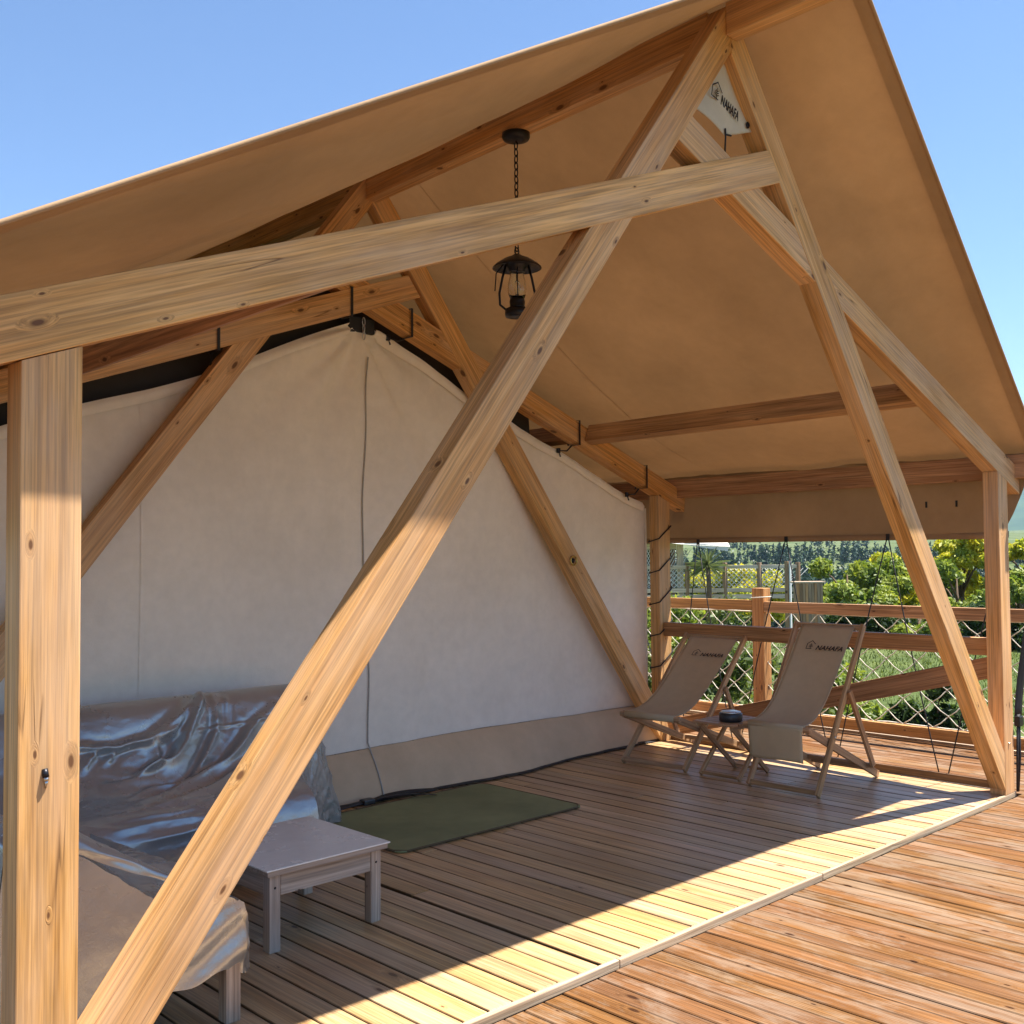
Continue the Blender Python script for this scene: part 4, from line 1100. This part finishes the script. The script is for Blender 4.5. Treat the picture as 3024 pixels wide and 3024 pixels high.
# shrubs close behind the railing
SG = 'shrubs behind the railing'
def shrub(x, y, h, sp, mat, label, seed, n=2600, leaf=.045):
    rng = random.Random(seed); z = G(x, y); e = empty('shrub', (x, y, z), label, 'shrub', SG)
    cs, rs = [], []; bm = bmesh.new()
    for k in range(9):
        a = rng.uniform(0, 6.28); rr = sp*math.sqrt(rng.random())*.8; t = rng.uniform(.25, .95)
        c = Vector((x + rr*math.cos(a), y + rr*math.sin(a), z + h*t)); cs.append(c); q = sp*rng.uniform(.3, .5); rs.append((q, q, q*.8))
        tube_bm(bm, [Vector((x, y, z - .05)), Vector((x, y, z)).lerp(c, .5), c], [.015, .01, .004], 5)
    bm_obj('stem', bm, M['bark'], e, True); leaf_cloud('foliage', cs, rs, n, leaf, mat, e, seed=seed)
for k, (x, y, h, sp, mt, lb) in enumerate([
    (5.3, 5.0, 1.35, .62, 'hedge', 'leafy shrub seen between the tent corner and the rear post'),
    (5.5, 4.1, 1.5, .65, 'hedge', 'leafy shrub behind the reclined deck chair'),
    (5.6, 3.2, 1.4, .5, 'hedge', 'shrub behind the railing post'),
    (6.4, 3.0, 1.2, .42, 'green', 'bright shrub right of the railing post'),
    (6.6, 5.2, 1.75, .7, 'green', 'pale green shrub below the neighbouring deck'),
    (8.2, 6.2, 1.8, .8, 'hedge', 'shrub under the neighbouring railing'),
    (5.45, 1.7, 1.15, .36, 'dark', 'dark leafy shrub behind the netting right of the upright chair'),
    (5.5, .3, 1.1, .36, 'dark', 'dark shrub hidden partly by the right front post'),
    (5.3, -.5, 1.3, .4, 'green', 'bright shrub behind the netting at the right edge'),
    (4.75, 2.3, .72, .25, 'hedge', 'low plant by the deck edge behind the upright chair'),
    (4.75, 1.6, .68, .26, 'hedge', 'low plant at the deck edge below the netting'),
    (4.7, .95, .68, .25, 'green', 'low bright plant at the deck edge near the front post')]):
    shrub(x, y, h, sp, LM[mt], lb, 40 + k)
# lawn grass, uncountable
def grass():
    rng = np.random.default_rng(5); n = 40000
    x = 4.4 + rng.random(n)**1.4*20; y = -2 + rng.random(n)*15
    z = np.array([G(a, b) for a, b in zip(x, y)]); h = .04 + .08*rng.random(n); a = rng.random(n)*6.28; w = .008 + .006*rng.random(n)
    lean = rng.normal(size=(n, 2))*.04
    V = np.stack([np.stack([x - np.cos(a)*w, y - np.sin(a)*w, z], 1), np.stack([x + np.cos(a)*w, y + np.sin(a)*w, z], 1), np.stack([x + lean[:, 0], y + lean[:, 1], z + h], 1)], 1).reshape(-1, 3)
    me = bpy.data.meshes.new('lawn_grass'); me.vertices.add(n*3); me.vertices.foreach_set('co', V.ravel()); me.loops.add(n*3); me.loops.foreach_set('vertex_index', np.arange(n*3))
    me.polygons.add(n); me.polygons.foreach_set('loop_start', np.arange(n)*3); me.polygons.foreach_set('loop_total', np.full(n, 3)); me.update(); me.validate()
    me.materials.append(LM['grass']); o = bpy.data.objects.new('lawn_grass', me); link(o); tag(o, 'green lawn grass below the deck', 'grass', kind='stuff')
grass()
# far wooded belts: one mass
def far_woods():
    rng = np.random.default_rng(9); cs, rs = [], []
    for k in range(2600):
        a = R(rng.uniform(50, 80)); band = rng.random()
        d = rng.uniform(125, 150) if band < .3 else (rng.uniform(225, 262) if band < .62 else rng.uniform(330, 365) if band < .9 else rng.uniform(520, 545))
        if d > 500 and math.sin(a*60) < .2: continue
        if 280 < d < 400 and rng.random() < .2: continue
        x, y = -3.7 + d*math.sin(a), -2.5 + d*math.cos(a); z = G(x, y); h = rng.uniform(4.5, 7.5)*(1 if d < 200 else .8); w = h*rng.uniform(.17, .3)
        for t in (.2, .45, .7, .92): cs.append((x, y, z + h*t)); rs.append((w*(1.05-t*.8), w*(1.05-t*.8), h*.17))
    o = leaf_cloud('far_woods', cs, rs, 110000, .6, LM['conifer'], None, seed=3); tag(o, 'distant belts of dark trees across the valley', 'woods', kind='stuff')
far_woods()

# ================================================================== NEIGHBOURING DECK AND TENT (about 30 m away)
nb = empty('neighbour_railing', (21, 15.5, .0), 'railing with pale netting of the neighbouring deck seen beyond the shrubs', 'railing')
FW = M['far_wood']; M['pale_rail'] = wood('sunlit_rail', (.62, .50, .36), (.72, .62, .48), (.5, .38, .26), knots=.2, vary=.1); PR = M['pale_rail']  # sunlight on the far rails put into a paler colour
ndir = (Vector((22.9, 13.5, 0)) - Vector((19.2, 17.1, 0))).normalized(); n0 = Vector((19.0, 17.3, 0)); nside = Vector((-ndir.y, ndir.x, 0))
def npt(t, z, off=0): p = n0 + ndir*t + nside*off; return Vector((p.x, p.y, z))
for t in (1.25, 2.45, 3.52, 4.50, 5.6): bar('post', npt(t, -.9), npt(t, 1.12), .10, .10, FW, nb, up=(1, 0, 0))
for z in (1.0,): bar('rail', npt(1.3, z), npt(5.6, z), .06, .10, PR, nb)
for z in (.34, .16): bar('rail', npt(.2, z), npt(5.6, z), .06, .12, PR, nb)
bm = bmesh.new()
for k in range(40):
    t = lerp(-.2, 5.5, k/40)
    for s in (-1, 1):
        a, b = npt(t, .42, .05), npt(t + s*.55, .95, .05); tube_bm(bm, [a, b], .009, 4)
o = bm_obj('rope_net', bm, M['white_paint'], nb); o['kind'] = 'stuff'
nt = empty('neighbour_tent', (20, 17, 0), 'pale roofed neighbouring tent with lattice netting at the left of the view', 'tent')
bar('post', npt(2.30, -.9, .3), npt(2.30, 1.66, .3), .14, .14, PR, nt, up=(1, 0, 0))
bar('post', npt(2.12, -.9, .5), npt(2.12, 1.6, .5), .10, .10, FW, nt, up=(1, 0, 0))
bar('eave_beam', npt(-1.0, 1.60, .35), npt(2.2, 1.60, .35), .08, .18, PR, nt)
def nroof(u, v): p = npt(lerp(-1.5, 3.6, u), 0, lerp(-.4, 4.5, v)); return (p.x, p.y, lerp(1.70, 3.4, v) - .12*smooth((u-.55)*2.2))
grid('roof', nroof, 20, 10, M['white_canvas'], nt)
def nval(u, v): p = npt(lerp(2.3, 3.55, u), 0, -.38); return (p.x, p.y, lerp(1.69 - .1*smooth((u-.1)), 1.64 - .2*u, v))
grid('valance', nval, 12, 4, M['white_canvas'], nt)
bm = bmesh.new()
for k in range(26):
    for s in (-1, 1): tube_bm(bm, [npt(lerp(.1, 2.1, k/26), .45, .4), npt(lerp(.1, 2.1, k/26) + s*.6, 1.5, .4)], .010, 4)
o = bm_obj('lattice', bm, M['white_paint'], nt); o['kind'] = 'stuff'
def nwall(u, v): p = npt(lerp(-.6, 2.1, u), 0, 2.5); return (p.x, p.y, lerp(-.2, 1.7, v))
grid('dark_wall', nwall, 4, 4, M['dark_canvas_and_shade'], nt)
# palm-like plant
def palm(x, y, z, h, label, seed):
    e = empty('spiky_plant', (x, y, z), label, 'plant'); rng = random.Random(seed)
    tube('trunk', [(x, y, z), (x + .05, y, z + h*.6), (x, y, z + h)], [.09, .07, .06], M['bark'], e)
    bm = bmesh.new()
    for k in range(70):
        a = rng.uniform(0, 6.28); el = rng.uniform(-.5, 1.4); L = rng.uniform(.5, .8); c = Vector((x, y, z + h))
        d = Vector((math.cos(a)*math.cos(el), math.sin(a)*math.cos(el), math.sin(el))); sd_ = d.cross(Vector((0, 0, 1))).normalized()*.022
        tip = c + d*L - Vector((0, 0, .12)); mid = c + d*L*.5
        vs = [bm.verts.new(p) for p in (c - sd_*.5, mid - sd_, tip, mid + sd_, c + sd_*.5)]; bm.faces.new(vs)
    bm_obj('fronds', bm, LM['palm'], e)
pp = npt(2.95, 0, -.5); palm(pp.x, pp.y, -.7, 1.75, 'spiky palm-like plant beside the neighbouring tent', 3)
# white pole and slatted wooden box
wp = Vector((19.1, 11.35, -.9)); wpe = empty('utility_post', tuple(wp), 'pale upright post at the end of the neighbouring railing', 'post')
bar('timber', wp, (19.1, 11.35, 1.19), .09, .16, FW, wpe, up=(1, 0, 0)); bar('pale_face', (19.07, 11.27, -.9), (19.07, 11.27, 1.2), .04, .05, M['white_paint'], wpe, up=(1, 0, 0))
wb = empty('slatted_bin', (16.05, 9.0, .1), 'box clad in upright wooden slats beside the pale post', 'box')
bd = (Vector((16.26, 8.81, 0)) - Vector((15.86, 9.19, 0))).normalized(); bn = Vector((-bd.y, bd.x, 0))*-1
for k in range(9):
    p = Vector((15.86, 9.19, 0)) + bd*(k + .5)*.0613; bar('slat', (p.x, p.y, -.8), (p.x, p.y, .77), .056, .02, M['rail_timber'] if k % 3 == 0 else FW, wb, up=tuple(bn), bev=.002)
p = Vector((16.06, 9.0, 0)) - bn*.0
bar('lid', Vector((15.82, 9.23, .79)) + bn*-.15, Vector((16.30, 8.77, .79)) + bn*-.15, .34, .03, M['edge'], wb)
p2 = Vector((16.06, 9.0, 0)) + bn*-.18
bar('body', (p2.x, p2.y, -.8), (p2.x, p2.y, .76), .30, .5, FW, wb, up=tuple(bd), bev=.002)

# ================================================================== small fitting on the left front post
fit = empty('post_fitting', (-2.815, -.004, .96), 'small black and steel fitting stuck in the crack of the left front post', 'fitting')
tube('black_cap', [(-2.815, .001, .975), (-2.814, -.005, .957)], [.007, .0075], M['black_metal'], fit, 10)
tube('steel_collar', [(-2.814, -.005, .957), (-2.8135, -.006, .949)], .006, M['steel'], fit, 10)
tube('tip', [(-2.8135, -.006, .949), (-2.813, -.001, .932)], [.0045, .002], M['steel'], fit, 8)

# ================================================================== HAZE
bm = bmesh.new(); box_bm(bm, (-7300, -7300, -30), (7300, 7300, 330))
hz = bpy.data.materials.new('air'); hz.use_nodes = True; hz.node_tree.nodes.clear()
vo = hz.node_tree.nodes.new('ShaderNodeVolumePrincipled'); ho = hz.node_tree.nodes.new('ShaderNodeOutputMaterial')
vo.inputs['Color'].default_value = (.48, .70, 1.0, 1); vo.inputs['Density'].default_value = .00011; vo.inputs['Anisotropy'].default_value = 0.1
hz.node_tree.links.new(vo.outputs[0], ho.inputs['Volume'])
tag(bm_obj('haze', bm, hz), 'thin blue haze over the valley', 'haze', kind='stuff')
scene.cycles.volume_bounces = 0

# ================================================================== pieces that belong to a part
def under(thing, part, names, pick=None):
    parts = [c for c in bpy.data.objects if c.parent == thing and c.name.split('.')[0] == part]
    for c in [c for c in bpy.data.objects if c.parent == thing and c.name.split('.')[0] in names]:
        attach(c, parts[0] if pick is None else pick(parts, c))
def cent_x(o): return sum(v.co.x for v in o.data.vertices)/len(o.data.vertices)
same_side = lambda ps, c: min(ps, key=lambda p: abs(cent_x(p) - cent_x(c)))
under(canopy, 'roof_slope', ('hem', 'edge_cord', 'seam'), same_side)
under(canopy, 'valance', ('valance_hem', 'eyelet_slot'), same_side)
under(tent, 'gable_wall', ('zip', 'top_hem', 'wall_seam', 'ridge_cap'))
under(tent, 'skirt', ('foot_piping',))
under(lan, 'glass_globe', ('lamp_bulb',)); under(lan, 'base_tank', ('burner',))
under(ct, 'leg', ('screw',), lambda ps, c: min(ps, key=lambda p: (p.location - c.location).length))
under(flag, 'cloth', ('lettering', 'logo', 'eyelet'))
under(gs, 'webbing', ('buckle',)); under(cs, 'webbing', ('buckle',))
